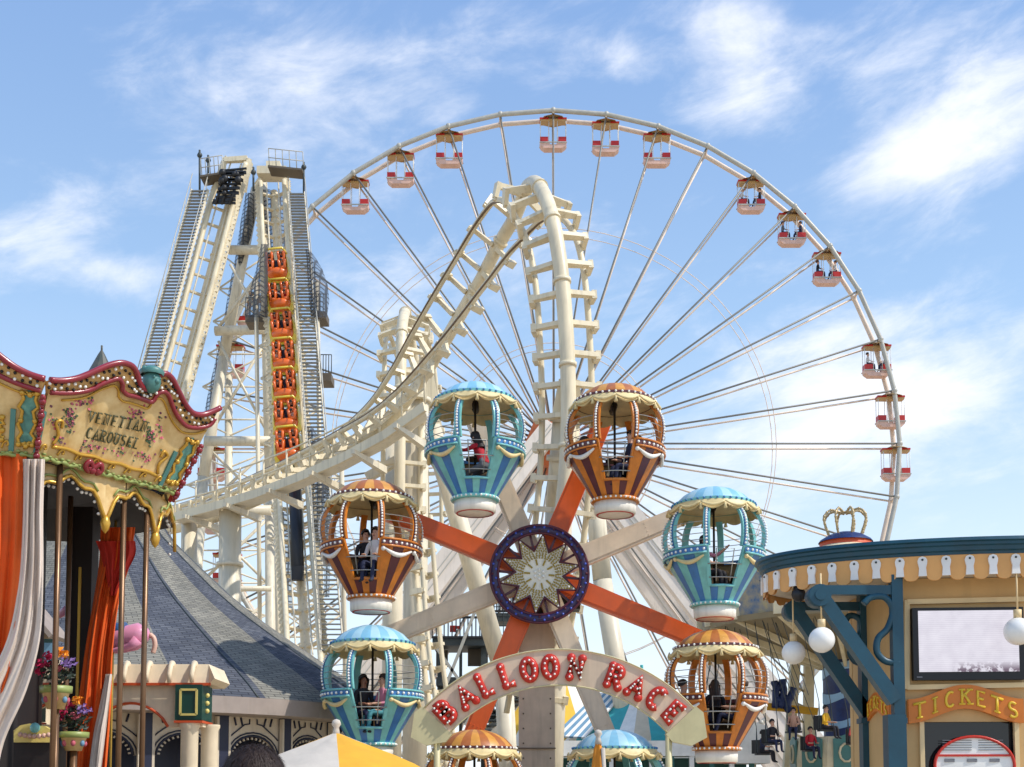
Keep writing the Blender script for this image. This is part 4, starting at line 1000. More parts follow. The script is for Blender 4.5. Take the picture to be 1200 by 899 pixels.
umbrella('open yellow and white striped patio umbrella at the bottom edge', P(394, 858, 14.0), 1.45, .62, 6, ['umb_yellow', 'umb_white'])
umbrella('folded orange patio umbrella in front of the white awning', P(701, 868, 16.5), 1, 1, 8, ['umb_orange', 'umb_white'], True)
fp = person('dark haired head of a person standing in front of the yellow umbrella', 'stand', (P(298, 900, 4.4).x, 4.4, 0), PI+.3, shirt='cloth_black', hair='hair_brown', scale=.975)
mb = MB(); rs = random.Random(9)
for _ in range(6500):
    th = math.acos(rs.uniform(.05, 1)); a = rs.uniform(0, 2*PI); c = V((0, 0, .94+.755)); n_ = V((math.sin(th)*math.sin(a), math.sin(th)*math.cos(a), math.cos(th)))
    p = c+V((n_.x*.103, n_.y*.126, n_.z*.119)); t = (V((0, .3, -1))+V((rs.gauss(0, .28), rs.gauss(0, .28), rs.gauss(0, .15)))); t = (t-n_*t.dot(n_)).normalized()*rs.uniform(.03, .07); s_ = n_.cross(t).normalized()*.0009
    q = p+t*.5+n_*.007; e_ = p+t+n_*rs.uniform(-.002, .008); mb.add([p-s_, p+s_, q+s_, q-s_, e_], [(0, 1, 2, 3), (3, 2, 4)], 0)
hs_ = bpy.data.objects.new('hair_strands', mb.mesh('hair_strands', 'hair_brown', recalc=False)); C.objects.link(hs_); hs_.parent = fp; hs_['kind'] = 'stuff'
# ------------------------------------------------------------------ ticket booth on the right
KC = P(1200, 800, 12.0); KX = KC.x; KY = 12.0; RX, RY = 2.54, 1.15
bo = thing('ticket_booth', 'tan ticket booth with teal cornice, scalloped valance and TICKETS sign', 'ticket booth', (KX, KY, 0))
def ell(a, k=1.0, z=0, off=0):
    x, y = RX*math.sin(a), -RY*math.cos(a); nx, ny = math.sin(a)/RX, -math.cos(a)/RY; l_ = math.hypot(nx, ny)
    return V((KX+x*k+nx/l_*off, KY+y*k+ny/l_*off, z))
NE = 96
def ring(prof, mt, name, par=None, close=False):
    rows = [[ell(2*PI*j/NE, 1, z, off) for j in range(NE+1)] for off, z in prof]
    mb = MB(); mb.grid(rows, 0, False); return mb.build(name, mt, par or bo)
ZT, ZB, ZV = 3.88, 3.735, 3.53
cn = ring([(-.3, ZT-.02), (.05, ZT), (.06, ZT-.03), (.035, ZT-.04), (.035, ZT-.065), (.015, ZT-.075), (.01, ZT-.11), (-.01, ZT-.12), (-.015, ZB-.0), (-.12, ZB)], 'kiosk_teal', 'cornice')
mb = MB(); mb.prism([ell(2*PI*j/48, .92, ZT-.015) for j in range(48)], (0, 0, .02)); mb.build('roof', 'fascia_taupe', bo)
mb = MB(); mb.prism([ell(2*PI*j/48, 1, ZV+.055, -.06) for j in range(48)], (0, 0, .03)); mb.build('soffit', 'soffit', bo)
# arc length table round the eave so the tongues are evenly spaced
tab = [0]; M_ = 2000
for i in range(M_): tab.append(tab[-1]+(ell(2*PI*(i+1)/M_)-ell(2*PI*i/M_)).length)
def at_len(q):
    q = (q % 1.0)*tab[-1]; lo, hi = 0, M_
    while hi-lo > 1:
        m_ = (lo+hi)//2
        if tab[m_] <= q: lo = m_
        else: hi = m_
    return 2*PI*lo/M_
NT = 60; rows = [[], [], []]; sub = 12
for j in range(NT*sub+1):
    a = at_len(j/(NT*sub)) if j < NT*sub else 2*PI
    ph = abs((j/sub) % 1-.5); bot = ZV+.03 if ph < .16 else ZV+.03-.05*math.sqrt(max(0, 1-((.5-ph)/.34)**2))
    rows[0].append(ell(a, 1, ZB+.01, -.02)); rows[1].append(ell(a, 1, (ZB+bot)/2, -.02)); rows[2].append(ell(a, 1, bot, -.02))
mb = MB(); mb.grid(rows, 0, False); mb.grid([[p+V((0, 0, 0)) for p in [ell(at_len(j/(NT*sub)) if j < NT*sub else 2*PI, 1, z0.z, -.045) for j, z0 in enumerate(r_)]] for r_ in rows], 0, False); val = mb.build('valance', 'kiosk_orange', bo)
tg = MB(); ol = [(-.036, -.085), (-.030, -.01), (-.040, .03), (-.042, .055), (-.03, .082), (0, .093), (.03, .082), (.042, .055), (.040, .03), (.030, -.01), (.036, -.085)]
tg.prism([V((x, -.012, z)) for x, z in ol], (0, .02, 0)); tg = tg.mesh('tongue', 'kiosk_white')
rv = MB(); rv.ball((0, -.014, .062), .011, 6, 4); rv = rv.mesh('rivet', 'steel_dark')
for k in range(NT):
    a = at_len((k+.5)/NT); p = ell(a, 1, ZV+.105, -.012); e2 = ell(a, 1, 0, 1)-ell(a, 1, 0, 0)
    t_ = place(tg, 'tongue', val, M.Translation(p-W[bo.name]) @ M.Rotation(math.atan2(e2.x, -e2.y), 4, 'Z')); place(rv, 'rivet', t_, M.Identity(4))
# body: front wall, side wall, rear
fl = P(1058, 800, 11.32); fr_ = V((KX+1.55, 11.12, 0)); fd = (V((fr_.x, fr_.y, 0))-V((fl.x, fl.y, 0))); flen = fd.length; fx = fd.normalized(); fn = V((fx.y, -fx.x, 0))
B0 = V((fl.x, fl.y, 0))
def bp(px, py, off=0):
    """spot of the front wall plane seen at px, py, pushed out by off"""
    d = ray(px, py); o = V((0, 0, EYE)); t = (B0-o).dot(fn)/d.dot(fn); return o+d*t+fn*off
def slab(name, pts, thick, mt, par, off=0.0): mb = MB(); mb.prism([p+fn*off for p in pts], -fn*thick); return mb.build(name, mt, par)
win = [(1078, 851), (1192, 846)]; wl = bp(1077, 860); wr = bp(1193, 860); wz = bp(1100, 846).z
def fw(u, z, off=0): return B0+fx*u+V((0, 0, z))+fn*off
ul = (wl-B0).dot(fx); ur = (wr-B0).dot(fx); ztop = ZV+.05
fwall = slab('front_wall', [fw(0, wz), fw(flen, wz), fw(flen, ztop), fw(0, ztop)], .10, 'kiosk_wall', bo)
slab('wall_panel', [fw(0, 0), fw(ul, 0), fw(ul, wz-.002), fw(0, wz-.002)], .10, 'kiosk_wall', bo); slab('wall_panel', [fw(ur, 0), fw(flen, 0), fw(flen, wz-.002), fw(ur, wz-.002)], .10, 'kiosk_wall', bo)
slab('wall_panel', [fw(ul, 0), fw(ur, 0), fw(ur, 1.0), fw(ul, 1.0)], .10, 'kiosk_wall', bo)
wn = slab('window_pane', [fw(ul, 1.0), fw(ur, 1.0), fw(ur, wz), fw(ul, wz)], .02, 'booth_glass', bo, -.05)
for u in (ul+.02, ur-.02): mb = MB(); mb.bar(fw(u, 1.0, .01), fw(u, wz, .01), .04, .05, 0, fn); mb.build('window_frame', 'kiosk_trim', wn)
for (pa, pb) in (((1062, 706), (1199, 701)), ((1062, 806), (1199, 801))):
    mb = MB(); a, b = bp(*pa, .02), bp(*pb, .02); mb.bar(a, b+fx*1.0, .045, .045, 0, fn); mb.build('wall_moulding', 'kiosk_trim', fwall)
mb = MB(); mb.bar(bp(1062, 704, .02), bp(1062, 808, .02), .045, .04, 0, fn); mb.build('wall_moulding', 'kiosk_trim', fwall)
# side walls and inside
bk = V((B0.x-.10, 12.62, 0))
mb = MB(); a, b = V((B0.x-.02, B0.y+.06, 0)), bk; dd = (b-a).normalized(); nn = V((dd.y, -dd.x, 0))*-1
mb.prism([a, b, b+V((0, 0, ztop)), a+V((0, 0, ztop))], (.10, 0, 0)); sw = mb.build('side_wall', 'kiosk_wall', bo)
mb = MB(); mb.prism([fw(flen, 0), V((fr_.x+.1, 12.62, 0)), V((fr_.x+.1, 12.62, ztop)), fw(flen, ztop)], (-.1, 0, 0)); mb.build('side_wall', 'kiosk_wall', bo)
mb = MB(); mb.prism([bk+V((0, .02, 0)), V((fr_.x+.1, 12.64, 0)), V((fr_.x+.1, 12.64, ztop)), bk+V((0, .02, ztop))], (0, .1, 0)); mb.build('rear_wall', 'kiosk_wall', bo)
mb = MB(); mb.box((B0.x+1.1, 11.9, 1.0), (1.8, .5, .06)); mb.box((B0.x+.5, 11.8, 1.25), (.3, .3, .4)); mb.build('counter', 'steel_brown', bo)
# poster on the side wall
mb = MB(); pz = 2.35; mb.prism([V((a.x-.012, a.y+.12, pz)), V((bk.x+.07, 12.35, pz)), V((bk.x+.07, 12.35, pz+.85)), V((a.x-.012, a.y+.12, pz+.85))], (.01, 0, 0)); po = mb.build('poster', 'poster_red', sw)
mb = MB()
for k in range(5): mb.ball((a.x-.025, a.y+.25+.17*k, pz+.2+.1*(k % 3)), .07, 8, 5, 0, (.06, 1, 1.3))
mb.build('poster_print', 'poster_white', po)
# posts and brackets
def bracket(px_post, Y, knob, diag_end, top_y, scroll, post_w):
    pc = P(px_post, 800, Y); mb = MB(); mb.box((pc.x, Y, ztop/2), (post_w, post_w, ztop)); po = mb.build('post', 'kiosk_teal', bo)
    mb = MB(); mb.box((pc.x, Y, P(px_post, 845, Y).z), (post_w*1.25, post_w*1.25, .05)); mb.build('post_collar', 'kiosk_teal', po)
    kn = P(*knob, Y); de = P(*diag_end, Y); br_ = None
    mb = MB(); mb.bar(kn, de, .12, .14, 0, (0, 1, 0)); br_ = mb.build('bracket', 'kiosk_teal', bo)
    mb = MB(); mb.tube([kn+V((-.02, -.10, 0)), kn+V((-.02, .10, 0))], .10, 16); mb.tube([kn+V((-.02, -.115, 0)), kn+V((-.02, .115, 0))], .05, 12); mb.build('bracket_end', 'kiosk_teal', br_)
    zz = P(px_post, top_y, Y).z; mb = MB(); mb.bar((kn.x, Y, zz), (pc.x, Y, zz), .08, .085); mb.build('top_beam', 'kiosk_teal', br_)
    mb = MB(); mb.tube(cr_([P(x, y, Y-.02) for x, y in scroll], 4), .032, 8); mb.build('scroll', 'kiosk_teal', br_)
z2 = lambda l: [(870+x/2.818, 580+y/2.818) for x, y in l]
bracket(1052, 11.15, (961, 699), (1048, 822), 692, z2([(400,360), (425,338), (470,338), (497,380), (480,440), (448,475), (445,520), (475,550), (518,552)]), .10)
mb = MB(); q = P(1048, 838, 11.15); mb.box((q.x, 11.15, q.z/2), (.165, .165, q.z)); mb.build('post_base', 'kiosk_teal', bo)
bracket(1016, 12.25, (932, 716), (1016, 838), 711, z2([(330,440), (352,400), (385,410), (392,450), (368,485), (355,520), (372,550), (400,556)]), .14)
# dome camera under the soffit
mb = MB(); q = P(936, 697, 11.6); mb.ball(q, .07, 10, 6); mb.tube([q, q+V((0, 0, .08))], .05, 10); mb.build('dome_camera', 'black', bo, label='small black dome camera under the eave')
# screen
scp = [(1067, 800), (1196, 795.5), (1196, 711), (1067, 716)]
c_ = (bp(1067, 800)+bp(1196, 711))/2; sw_ = (bp(1196, 755)-bp(1067, 757)).length; sh_ = bp(1067, 716).z-bp(1067, 800).z
scr = thing('wall_screen', 'lit flat screen in a black frame on the ticket booth wall', 'screen', c_+fn*.08)
rotz = math.atan2(fx.y, fx.x)
def loc_mesh(mb, name, mt, par): 
    me = mb.mesh(name, mt); return place(me, name, par, M.Rotation(rotz, 4, 'Z'))
mb = MB(); mb.box((0, .03, 0), (sw_, .08, sh_)); loc_mesh(mb, 'housing', 'black', scr)
mb = MB(); mb.box((-.0, -.016, .022), (sw_*.90, .008, sh_*.845)); loc_mesh(mb, 'display', 'screen_picture', scr)
mb = MB(); mb.box((-sw_*.45, -.016, -sh_*.46), (.05, .006, .012)); loc_mesh(mb, 'maker_mark', 'print_grey', scr)
# TICKETS board
def ticket_board(par, org, ax, nr, wd):
    def q(u, z, off=0): return org+ax*(u*wd)+V((0, 0, z*wd))+nr*off
    top = [(u/20, .205-.0+.13*(math.cos(u/20*2*PI)+1)/2) for u in range(-10, 11)]; bot = [(u, z-.215+(-.0)) for u, z in top[::-1]]
    top = [(u, z) for u, z in top]
    mb = MB(); mb.prism([q(u, z) for u, z in bot[::-1]][::-1]+[q(u, z) for u, z in top], -nr*.06); b = mb.build('sign_board', 'ticket_orange', par)
    for i, ch in enumerate('TICKETS'):
        u = -.405+.81*i/6; z = .2+.13*(math.cos(u*2*PI)+1)/2-.105; sl_ = -.13*PI*math.sin(u*2*PI)
        x = (ax+V((0, 0, 1))*sl_).normalized(); y = V((0, 0, 1))
        mb = MB(); letter(mb, ch, q(u, z, .006), x, y, nr, .118*wd, .128*wd, .0125*wd, 0, True, .6); mb.build('letter', 'ticket_yellow', b)
    return b
oc = (bp(1063, 850)+bp(1197, 846))/2; ticket_board(bo, V((oc.x, oc.y, oc.z+.01))+fn*.07, fx, fn, (bp(1197, 840)-bp(1063, 840)).length)
ticket_board(bo, V((a.x-.07, (a.y+12.4)/2, oc.z+.05)), V((0, -1, 0)), V((-1, 0, 0)), .85)
# price board behind the glass front: oval with red rim
pc_ = bp(1141, 897, .02); mb = MB(); hw = (bp(1187, 890)-bp(1094, 890)).length/2
def ov(k, r=1.0, off=0): a = 2*PI*k/40; return pc_+fx*(hw*r*math.cos(a))+V((0, 0, hw*.74*r*math.sin(a)))+fn*off
mb.prism([ov(k) for k in range(40)], -fn*.02); pb = mb.build('price_board', 'poster_white', bo)
mb = MB(); mb.tube([ov(k, 1, .01) for k in range(40)], .014, 6, closed=True); mb.bar(pc_-fx*hw*.97+V((0, 0, .09))+fn*.006, pc_+fx*hw*.97+V((0, 0, .09))+fn*.006, .02, .012, 0, fn); mb.build('price_rim', 'red_paint', pb)
mb = MB()
for k in range(5):
    for j in range(2): mb.bar(pc_+fx*(-.28+.32*j)+V((0, 0, .14+.022*k))+fn*.004, pc_+fx*(-.02+.28*j)+V((0, 0, .14+.022*k))+fn*.004, .006, .004, 0, fn)
for j in range(3): mb.box(pc_+fx*(-.22+.2*j)+V((0, 0, .045))+fn*.004, (.09, .006, .03))
mb.build('price_print', 'print_grey', pb)
# globe lamps
for (x, y, r_, Y, topy, lab) in ((930,765,13.8,11.9,720,'white globe lamp hanging lower left under the ticket booth eave'), (963,750,15.3,11.1,705,'white globe lamp hanging beside the front bracket of the ticket booth'), (1193,740,16.5,10.9,690,'white globe lamp at the right edge in front of the screen')):
    c = P(x, y, Y); gl = thing('globe_lamp', lab, 'lamp', c, 'globe lamps under the booth eave'); rr = r_*mpp(Y)
    mb = MB(); mb.ball(c, rr, 24, 16); mb.build('globe', 'globe', gl)
    mb = MB(); mb.tube([c+V((0, 0, rr*.96)), c+V((0, 0, rr+.07))], .035, 10); mb.tube([c+V((0, 0, rr+.05)), V((c.x, c.y, ZV+.06))], .008, 6); mb.build('hanger', 'kiosk_trim', gl)

# ------------------------------------------------------------------ carousel on the left
def pxw(px, Y): return (px-600)/F*Y
A_ = V((pxw(40, 15), 15, 0)); C_ = V((pxw(252, 17.5), 17.5, 0)); C_ = A_+(C_-A_)*.855; cdir = (C_-A_); clen = cdir.length; cdir.normalize(); cnr = V((cdir.y, -cdir.x, 0))
R8 = clen/(2*math.sin(PI/8)); CC = (A_+C_)/2-cnr*(R8*math.cos(PI/8)); ZTOP = 6.45; LEAN = .40/.75
ca = thing('carousel', 'ornate gold and cream carousel canopy with VENETIAN CAROUSEL panel and red cresting', 'carousel', (CC.x, CC.y, 0))
def hit(px, py):
    d = ray(px, py); o = V((0, 0, EYE)); t = (A_-o).dot(cnr)/d.dot(cnr); return o+d*t
def qz(px, py): p = hit(px, py); return ((p-A_).dot(cdir)/clen, p.z)
def hitl(px, py):
    """(q, z) on the fascia that leans inwards below ZTOP"""
    z = ZTOP
    for _ in range(12):
        sh = LEAN*(ZTOP-z); d = ray(px, py); o = V((0, 0, EYE)); t = (A_-cnr*sh-o).dot(cnr)/d.dot(cnr); p = o+d*t; z = p.z
    qq = (p-A_).dot(cdir)/clen; return (.5+(qq-.5)/(1-sh*math.cos(PI/8)/R8*.9), z)
def Q(q, z, off=0, k=0):
    sh = LEAN*(ZTOP-z); mid = .5; qq = mid+(q-mid)*(1-sh*math.cos(PI/8)/R8*.9)
    p = A_+cdir*(qq*clen)-cnr*sh+cnr*off+V((0, 0, z))
    if k: p = CC+M.Rotation(-k*PI/4, 3, 'Z') @ (V((p.x-CC.x, p.y-CC.y, 0)))+V((0, 0, p.z)); p = V((p.x, p.y, p.z))
    return p
topl = [(43,442),(58,443),(75,441),(90,436),(104,430),(118,425),(132,423),(144,427),(150,436),(153,446),(158,453),(166,455),(172,450),(173,443),(178,438),(187,437),(194,443),(199,452),(205,463),(212,475),(221,484),(232,486),(243,483),(254,478)]
botl = [(252,492),(242,498),(231,501),(221,501),(213,499),(206,493),(200,485),(195,475),(190,463),(184,458),(176,461),(170,470),(160,467),(148,463),(139,461),(133,455),(133,449),(128,442),(118,444),(107,448),(95,454),(81,457),(62,458),(44,457)]
tq = [hitl(*p) for p in topl]; bq = [hitl(*p) for p in botl]
q0, q1 = tq[0][0], tq[-1][0]; tq = [((q-q0)/(q1-q0), z) for q, z in tq]; bq = [(min(1, max(0, (q-q0)/(q1-q0))), z) for q, z in bq]
BOT = hitl(165, 568)[1]
stB = hitl(200, 540)[0]; TQ, BQ = tq, bq
def facade(k, sign):
    tq, bq = TQ, BQ
    if not sign: tq = [(1-q, z) for q, z in TQ[::-1]]; bq = [(1-q, z) for q, z in BQ[::-1]]
    ni = .545 if sign else .455
    f = lambda q, z, off=0: Q(q, z, off, k)
    nrm_ = (f(.5, 6.3, 1)-f(.5, 6.3, 0)); ax = (f(.6, 6.3)-f(.4, 6.3)).normalized()
    mb = MB(); mb.prism([f(q, z, .03) for q, z in tq]+[f(q, z, .03) for q, z in bq], -nrm_*.08); cr = mb.build('cresting', 'car_band', ca)
    for ed, r_ in ((tq, .04), (bq, .032)):
        mb = MB(); mb.tube(cr_([f(q, z, .05) for q, z in ed], 3), r_, 8); mb.build('cresting_edge', 'car_red', cr)
    mb = MB()
    bqr = bq[::-1]
    for i in range(len(tq)-1):
        for h in (0, .5):
            a = (tq[i][0]+(tq[i+1][0]-tq[i][0])*h, tq[i][1]+(tq[i+1][1]-tq[i][1])*h)
            # nearest lower edge point at the same q
            b = min(bqr, key=lambda p: abs(p[0]-a[0]))
            for w_ in (.33, .68): mb.ball(f(a[0], a[1]+(b[1]-a[1])*w_, .06), .022, 5, 4, (i+int(h*2)+(w_ > .5)) % 2)
    mb.build('cresting_bulbs', ['bulb_white', 'car_dark'], cr)
    # fascia board below
    nb = 12; lowr = [(1-j/nb, BOT) for j in range(nb+1)]
    up = [(q, z+.01) for q, z in bqr]
    rows = [[f(q, z, 0) for q, z in up]]
    for w_ in (.25, .5, .75, 1): rows.append([f(q, z*(1-w_)+BOT*w_, 0) for q, z in up])
    mb = MB(); mb.grid(rows, 0); mb.grid([[p-nrm_*.06 for p in r_] for r_ in rows], 0); fa = mb.build('fascia', 'car_cream', ca)
    for q in (.01, stB, ):
        mb = MB(); mb.bar(f(q, ZTOP-.12, .02), f(q, BOT+.04, .02), .06, .03, 0, nrm_); mb.build('divider', 'car_teal', fa)
    # painted scene with a gilt frame
    def frame_(qa, qb, za, zb, mt, nm):
        mb = MB(); P4 = [f(qa, za, .012), f(qb, za, .012), f(qb, zb, .012), f((qa+qb)/2, zb+.05, .012), f(qa, zb, .012)]
        mb.prism(P4, -nrm_*.008); o = mb.build(nm, mt, fa)
        loop = []
        for (u0, v0, u1, v1) in ((qa, za, qb, za), (qb, za, qb, zb), (qb, zb, qa, zb), (qa, zb, qa, za)):
            for j in range(8): loop.append((u0+(u1-u0)*j/8+.012*math.sin(j*2.3), v0+(v1-v0)*j/8+.018*math.sin(j*2.7)))
        mb = MB(); mb.tube([f(u, v, .025) for u, v in loop], .024, 6, closed=True)
        for (u, v) in loop[::4]: mb.ball(f(u, v, .03), .04, 6, 4)
        mb.build('gilt_frame', 'car_gold', o); return o
    frame_(stB+.035, .97, BOT+.12, ZTOP+.06, 'painted_scene', 'painting')
    mb = MB(); mb.tube(cr_([f(q, z-.075, .015) for q, z in bqr[1:-1]], 3), .016, 6); mb.build('gilt_line', 'car_gold', fa)
    mb = MB()
    for j in range(9):
        q = .05+.9*j/8
        mb.tube(cr_([f(q-.02, BOT+.07, .02), f(q-.01, BOT+.13, .025), f(q+.008, BOT+.15, .025), f(q+.014, BOT+.11, .025), f(q+.004, BOT+.10, .025)], 3), .014, 6)
    mb.build('leaf_curls', 'car_gold', fa, kind='stuff')
    if sign:
        sx0, sx1 = .10, stB-.05
        mb = MB()
        for s_, c0 in ((-1, sx0), (1, sx1)):
            mb.tube(cr_([f(c0+s_*.0, BOT+.18, .02), f(c0-s_*.02, BOT+.3, .02), f(c0+s_*.01, BOT+.42, .02), f(c0-s_*.025, BOT+.46, .02), f(c0-s_*.03, BOT+.38, .02)], 4), .02, 6)
        mb.tube(cr_([f(sx0+(sx1-sx0)*j/8, BOT+.15+.02*(j % 2), .02) for j in range(9)], 3), .024, 6)
        mb.build('gilt_scroll', 'car_gold', fa)
        mb = MB(); rs = random.Random(5)
        def rose(q, z, r_, mi): mb.lathe([(0, .0), (r_, .004)], 7, mi, (0, 0, 0)) if False else mb.prism([f(q, z, .006+.003*rs.random())+ax*(r_*math.cos(t))+V((0, 0, r_*math.sin(t))) for t in [2*PI*j/7 for j in range(7)]], -nrm_*.004, mi)
        for (cx_, cy_, sx_, sy_, n_, dk) in ((82,491,7,11,70,1), (176,511,5,11,54,1), (68,516,8,5,20,0), (106,524,14,5,26,0), (98,471,14,5,28,0), (158,484,12,7,30,0), (188,500,4,14,20,0), (170,536,12,6,24,0), (62,490,5,10,14,0), (140,530,10,4,14,0)):
            for _ in range(n_):
                q, z = hitl(cx_+rs.gauss(0, sx_*.6), cy_+rs.gauss(0, sy_*.6)); rose(q, z, rs.uniform(.009, .022), rs.choice((0, 1, 2, 2, 2) if dk else (0, 0, 1, 2)))
        mb.build('painted_roses', ['rose_pink', 'rose_dark', 'leaf_green'], fa, kind='stuff')
        for word, q_a, q_b, ya, yb in (('VENETIAN', (106, 489), (168, 500), 0, 0), ('CAROUSEL', (104, 508), (159, 520), 0, 0)):
            A1 = hitl(*q_a); B1 = hitl(*q_b)
            for i, ch in enumerate(word):
                t = i/7; q = A1[0]+(B1[0]-A1[0])*t; z = A1[1]+(B1[1]-A1[1])*t
                yv = (f(q, z+.05)-f(q, z)).normalized()
                mb = MB(); letter(mb, ch, f(q, z, .018), ax, yv, nrm_, .105, .135, .0125, 0, True, .5); mb.build('letter', 'lettering', fa)
        mb = MB()
        for j, z in ((0, 5.83), (1, 5.80)): mb.bar(f(.345, z, .016), f(.40, z, .016), .014, .006, 0, nrm_)
        mb.build('small_print', 'lettering', fa)
    else:
        frame_(.07, stB-.05, BOT+.16, ZTOP-.22, 'painted_scene', 'painting')
    mb = MB(); mb.tube([f(j/40, BOT+.0+.014*math.sin(j*1.9), .03) for j in range(41)], [.026+.01*math.sin(j*2.6) for j in range(41)], 8)
    for j in range(26): mb.ball(f((j+.5)/26, BOT+.03+.012*math.sin(j*1.7), .035), .03, 6, 4, 0, (1, 1, .6))
    mb.build('lower_moulding', 'car_green', fa)
    mb = MB()
    for s_ in (-1, 1): mb.tube(cr_([f(.37, BOT+.02, .07), f(.37+s_*.035, BOT+.09, .08), f(.37+s_*.055, BOT+.02, .08), f(.37+s_*.03, BOT-.03, .08), f(.37+s_*.03, BOT+.03, .08)], 4), .035, 7)
    mb.ball(f(.37, BOT+.0, .06), .06, 8, 6); mb.build('shell_ornament', 'car_red', fa)
    # mask ornament in the crest notch
    mb = MB(); c = f(ni, TQ[11][1]+.10, .04); mb.ball(c, .155, 12, 8, 0, (.8, .7, 1.05)); mb.ball(c+nrm_*.10+V((0, 0, -.02)), .04, 6, 5)
    for s_ in (-1, 1): mb.ball(c+ax*(s_*.12)+V((0, 0, .13)), .05, 6, 4); mb.ball(c+ax*(s_*.05)+nrm_*.1+V((0, 0, .03)), .02, 6, 4)
    mb.lathe([(.15, .08), (.17, .13), (.12, .17), (.06, .2), (0, .19)], 10, 0, c); mb.build('mask_ornament', 'car_teal', cr)
    # corner bead string
    mb = MB()
    for j in range(16): mb.ball(f(1.0, ZTOP+.02-.05*j, .06), .038+.012*math.sin(j*2), 6, 4)
    mb.build('corner_beads', ['car_red'], fa)
for k, sg in ((0, True), (1, False), (2, False)): facade(k, sg)
rd = V((math.cos(rad(112)), math.sin(rad(112)), 0)); c0 = Q(1, BOT, -.08); c1 = Q(1, TQ[-1][1]-.15, -.08)
mb = MB(); mb.prism([c0, c0+rd*2.6, c1+rd*2.6, c1], (-.1, 0, 0)); rb_ = mb.build('rear_fascia', 'car_cream', ca)
mb = MB(); mb.tube([c1, c1+rd*2.6], .05, 8); mb.build('rear_edge', 'car_red', rb_)
def cp(a, r, z): return V((CC.x+r*math.sin(a), CC.y-r*math.cos(a), z))
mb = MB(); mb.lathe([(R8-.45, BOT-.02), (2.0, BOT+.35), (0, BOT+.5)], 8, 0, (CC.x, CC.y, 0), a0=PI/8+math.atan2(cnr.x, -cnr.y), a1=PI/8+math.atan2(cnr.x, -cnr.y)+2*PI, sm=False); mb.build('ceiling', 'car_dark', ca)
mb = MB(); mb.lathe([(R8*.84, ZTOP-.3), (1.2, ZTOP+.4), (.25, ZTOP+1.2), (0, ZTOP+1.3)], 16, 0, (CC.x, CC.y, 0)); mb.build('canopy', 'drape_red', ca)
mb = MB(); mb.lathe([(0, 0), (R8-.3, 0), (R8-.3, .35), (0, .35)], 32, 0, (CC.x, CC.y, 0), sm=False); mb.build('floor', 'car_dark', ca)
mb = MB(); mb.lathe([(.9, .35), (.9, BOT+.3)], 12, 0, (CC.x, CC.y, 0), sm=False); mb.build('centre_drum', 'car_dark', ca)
# inner scalloped pelmet
fa0 = math.atan2(cnr.x, -cnr.y); RP = R8-.62; n_ = 16
for k in range(n_):
    a0 = fa0+PI/8+2*PI*k/n_; a1 = a0+2*PI/n_; zt = BOT+.02
    if k not in (10, 11, 12, 13, 14, 15, 0): continue
    top = [cp(a0+(a1-a0)*j/16, RP, zt) for j in range(17)]; bt = []
    for j in range(17):
        u = j/16; dz = .17+.42*abs(2*u-1)**2.4+.05*math.cos(6*PI*u); bt.append(cp(a0+(a1-a0)*u, RP, zt-dz))
    mb = MB(); mb.grid([top, bt], 0, False); mb.grid([[p-(p-V((CC.x, CC.y, p.z))).normalized()*.04 for p in r_] for r_ in (top, bt)], 0, False); pe = mb.build('pelmet', 'car_cream', ca)
    out_ = lambda p, d: p+(p-V((CC.x, CC.y, p.z))).normalized()*d
    mb = MB(); mb.tube([out_(p, .02) for p in bt], .026, 6); mb.build('pelmet_edge', 'car_gold', pe)
    mb = MB(); mb.tube([out_(p, .02)+V((0, 0, .09)) for p in bt[2:-2]], .016, 6); mb.build('pelmet_leaf', 'car_green', pe)
    mb = MB()
    for p in bt: mb.ball(out_(p, -.05)+V((0, 0, -.04)), .024, 5, 4)
    mb.build('pelmet_bulbs', 'bulb_white', pe)
    mb = MB(); mb.lathe([(0, .1), (.05, .06), (.07, -.02), (.05, -.1), (0, -.16)], 8, 0, out_(bt[0], .01)); mb.build('pelmet_drop', 'car_gold', pe)
# poles
for (x, Y, y0, nm) in ((145, 16.6, 600, ''), (172, 17.1, 610, ''), (70, 15.7, 560, ''), (83, 17.8, 580, '')):
    t_ = P(x, y0, Y); mb = MB(); mb.tube([(t_.x, Y, BOT+.1), (t_.x, Y, .3)], .038, 10); mb.build('pole', 'pole_brass', ca)
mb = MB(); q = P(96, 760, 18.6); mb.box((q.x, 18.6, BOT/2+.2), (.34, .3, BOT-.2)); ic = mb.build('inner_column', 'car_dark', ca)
mb = MB(); mb.box((q.x, 18.44, 3.2), (.04, .02, 3.6)); mb.build('column_trim', 'car_gold', ic)
# curtains
def curtain(rows_px, Y, mt, folds, amp, label=None, lin=None):
    rows = []; sm_ = []
    L_ = [V((a, y, 0)) for a, b, y in rows_px]; R_ = [V((b, y, 0)) for a, b, y in rows_px]; L_ = cr_(L_, 6); R_ = cr_(R_, 6)
    for i, (l_, r_) in enumerate(zip(L_, R_)):
        row = []
        for j in range(49):
            u = j/48; h_ = i*.12; ph = .9*math.sin(h_*.8+u*2)+.35*math.sin(h_*2.1); d = amp*math.sin(u*folds*2*PI+ph)+amp*.45*math.sin(u*folds*4.3*PI+1+h_*.7)+amp*.22*math.sin(u*folds*9.7*PI+2*h_)*math.sin(h_*1.3+u*5)+amp*.12*math.sin(17*u+6.1*h_)
            row.append(P(l_.x+(r_.x-l_.x)*u, l_.y, Y+d))
        rows.append(row)
    mb = MB(); mb.grid(rows); mb.grid([[p+V((0, .02, 0)) for p in r_] for r_ in rows]); return mb.build('curtain', mt, ca, label=label)
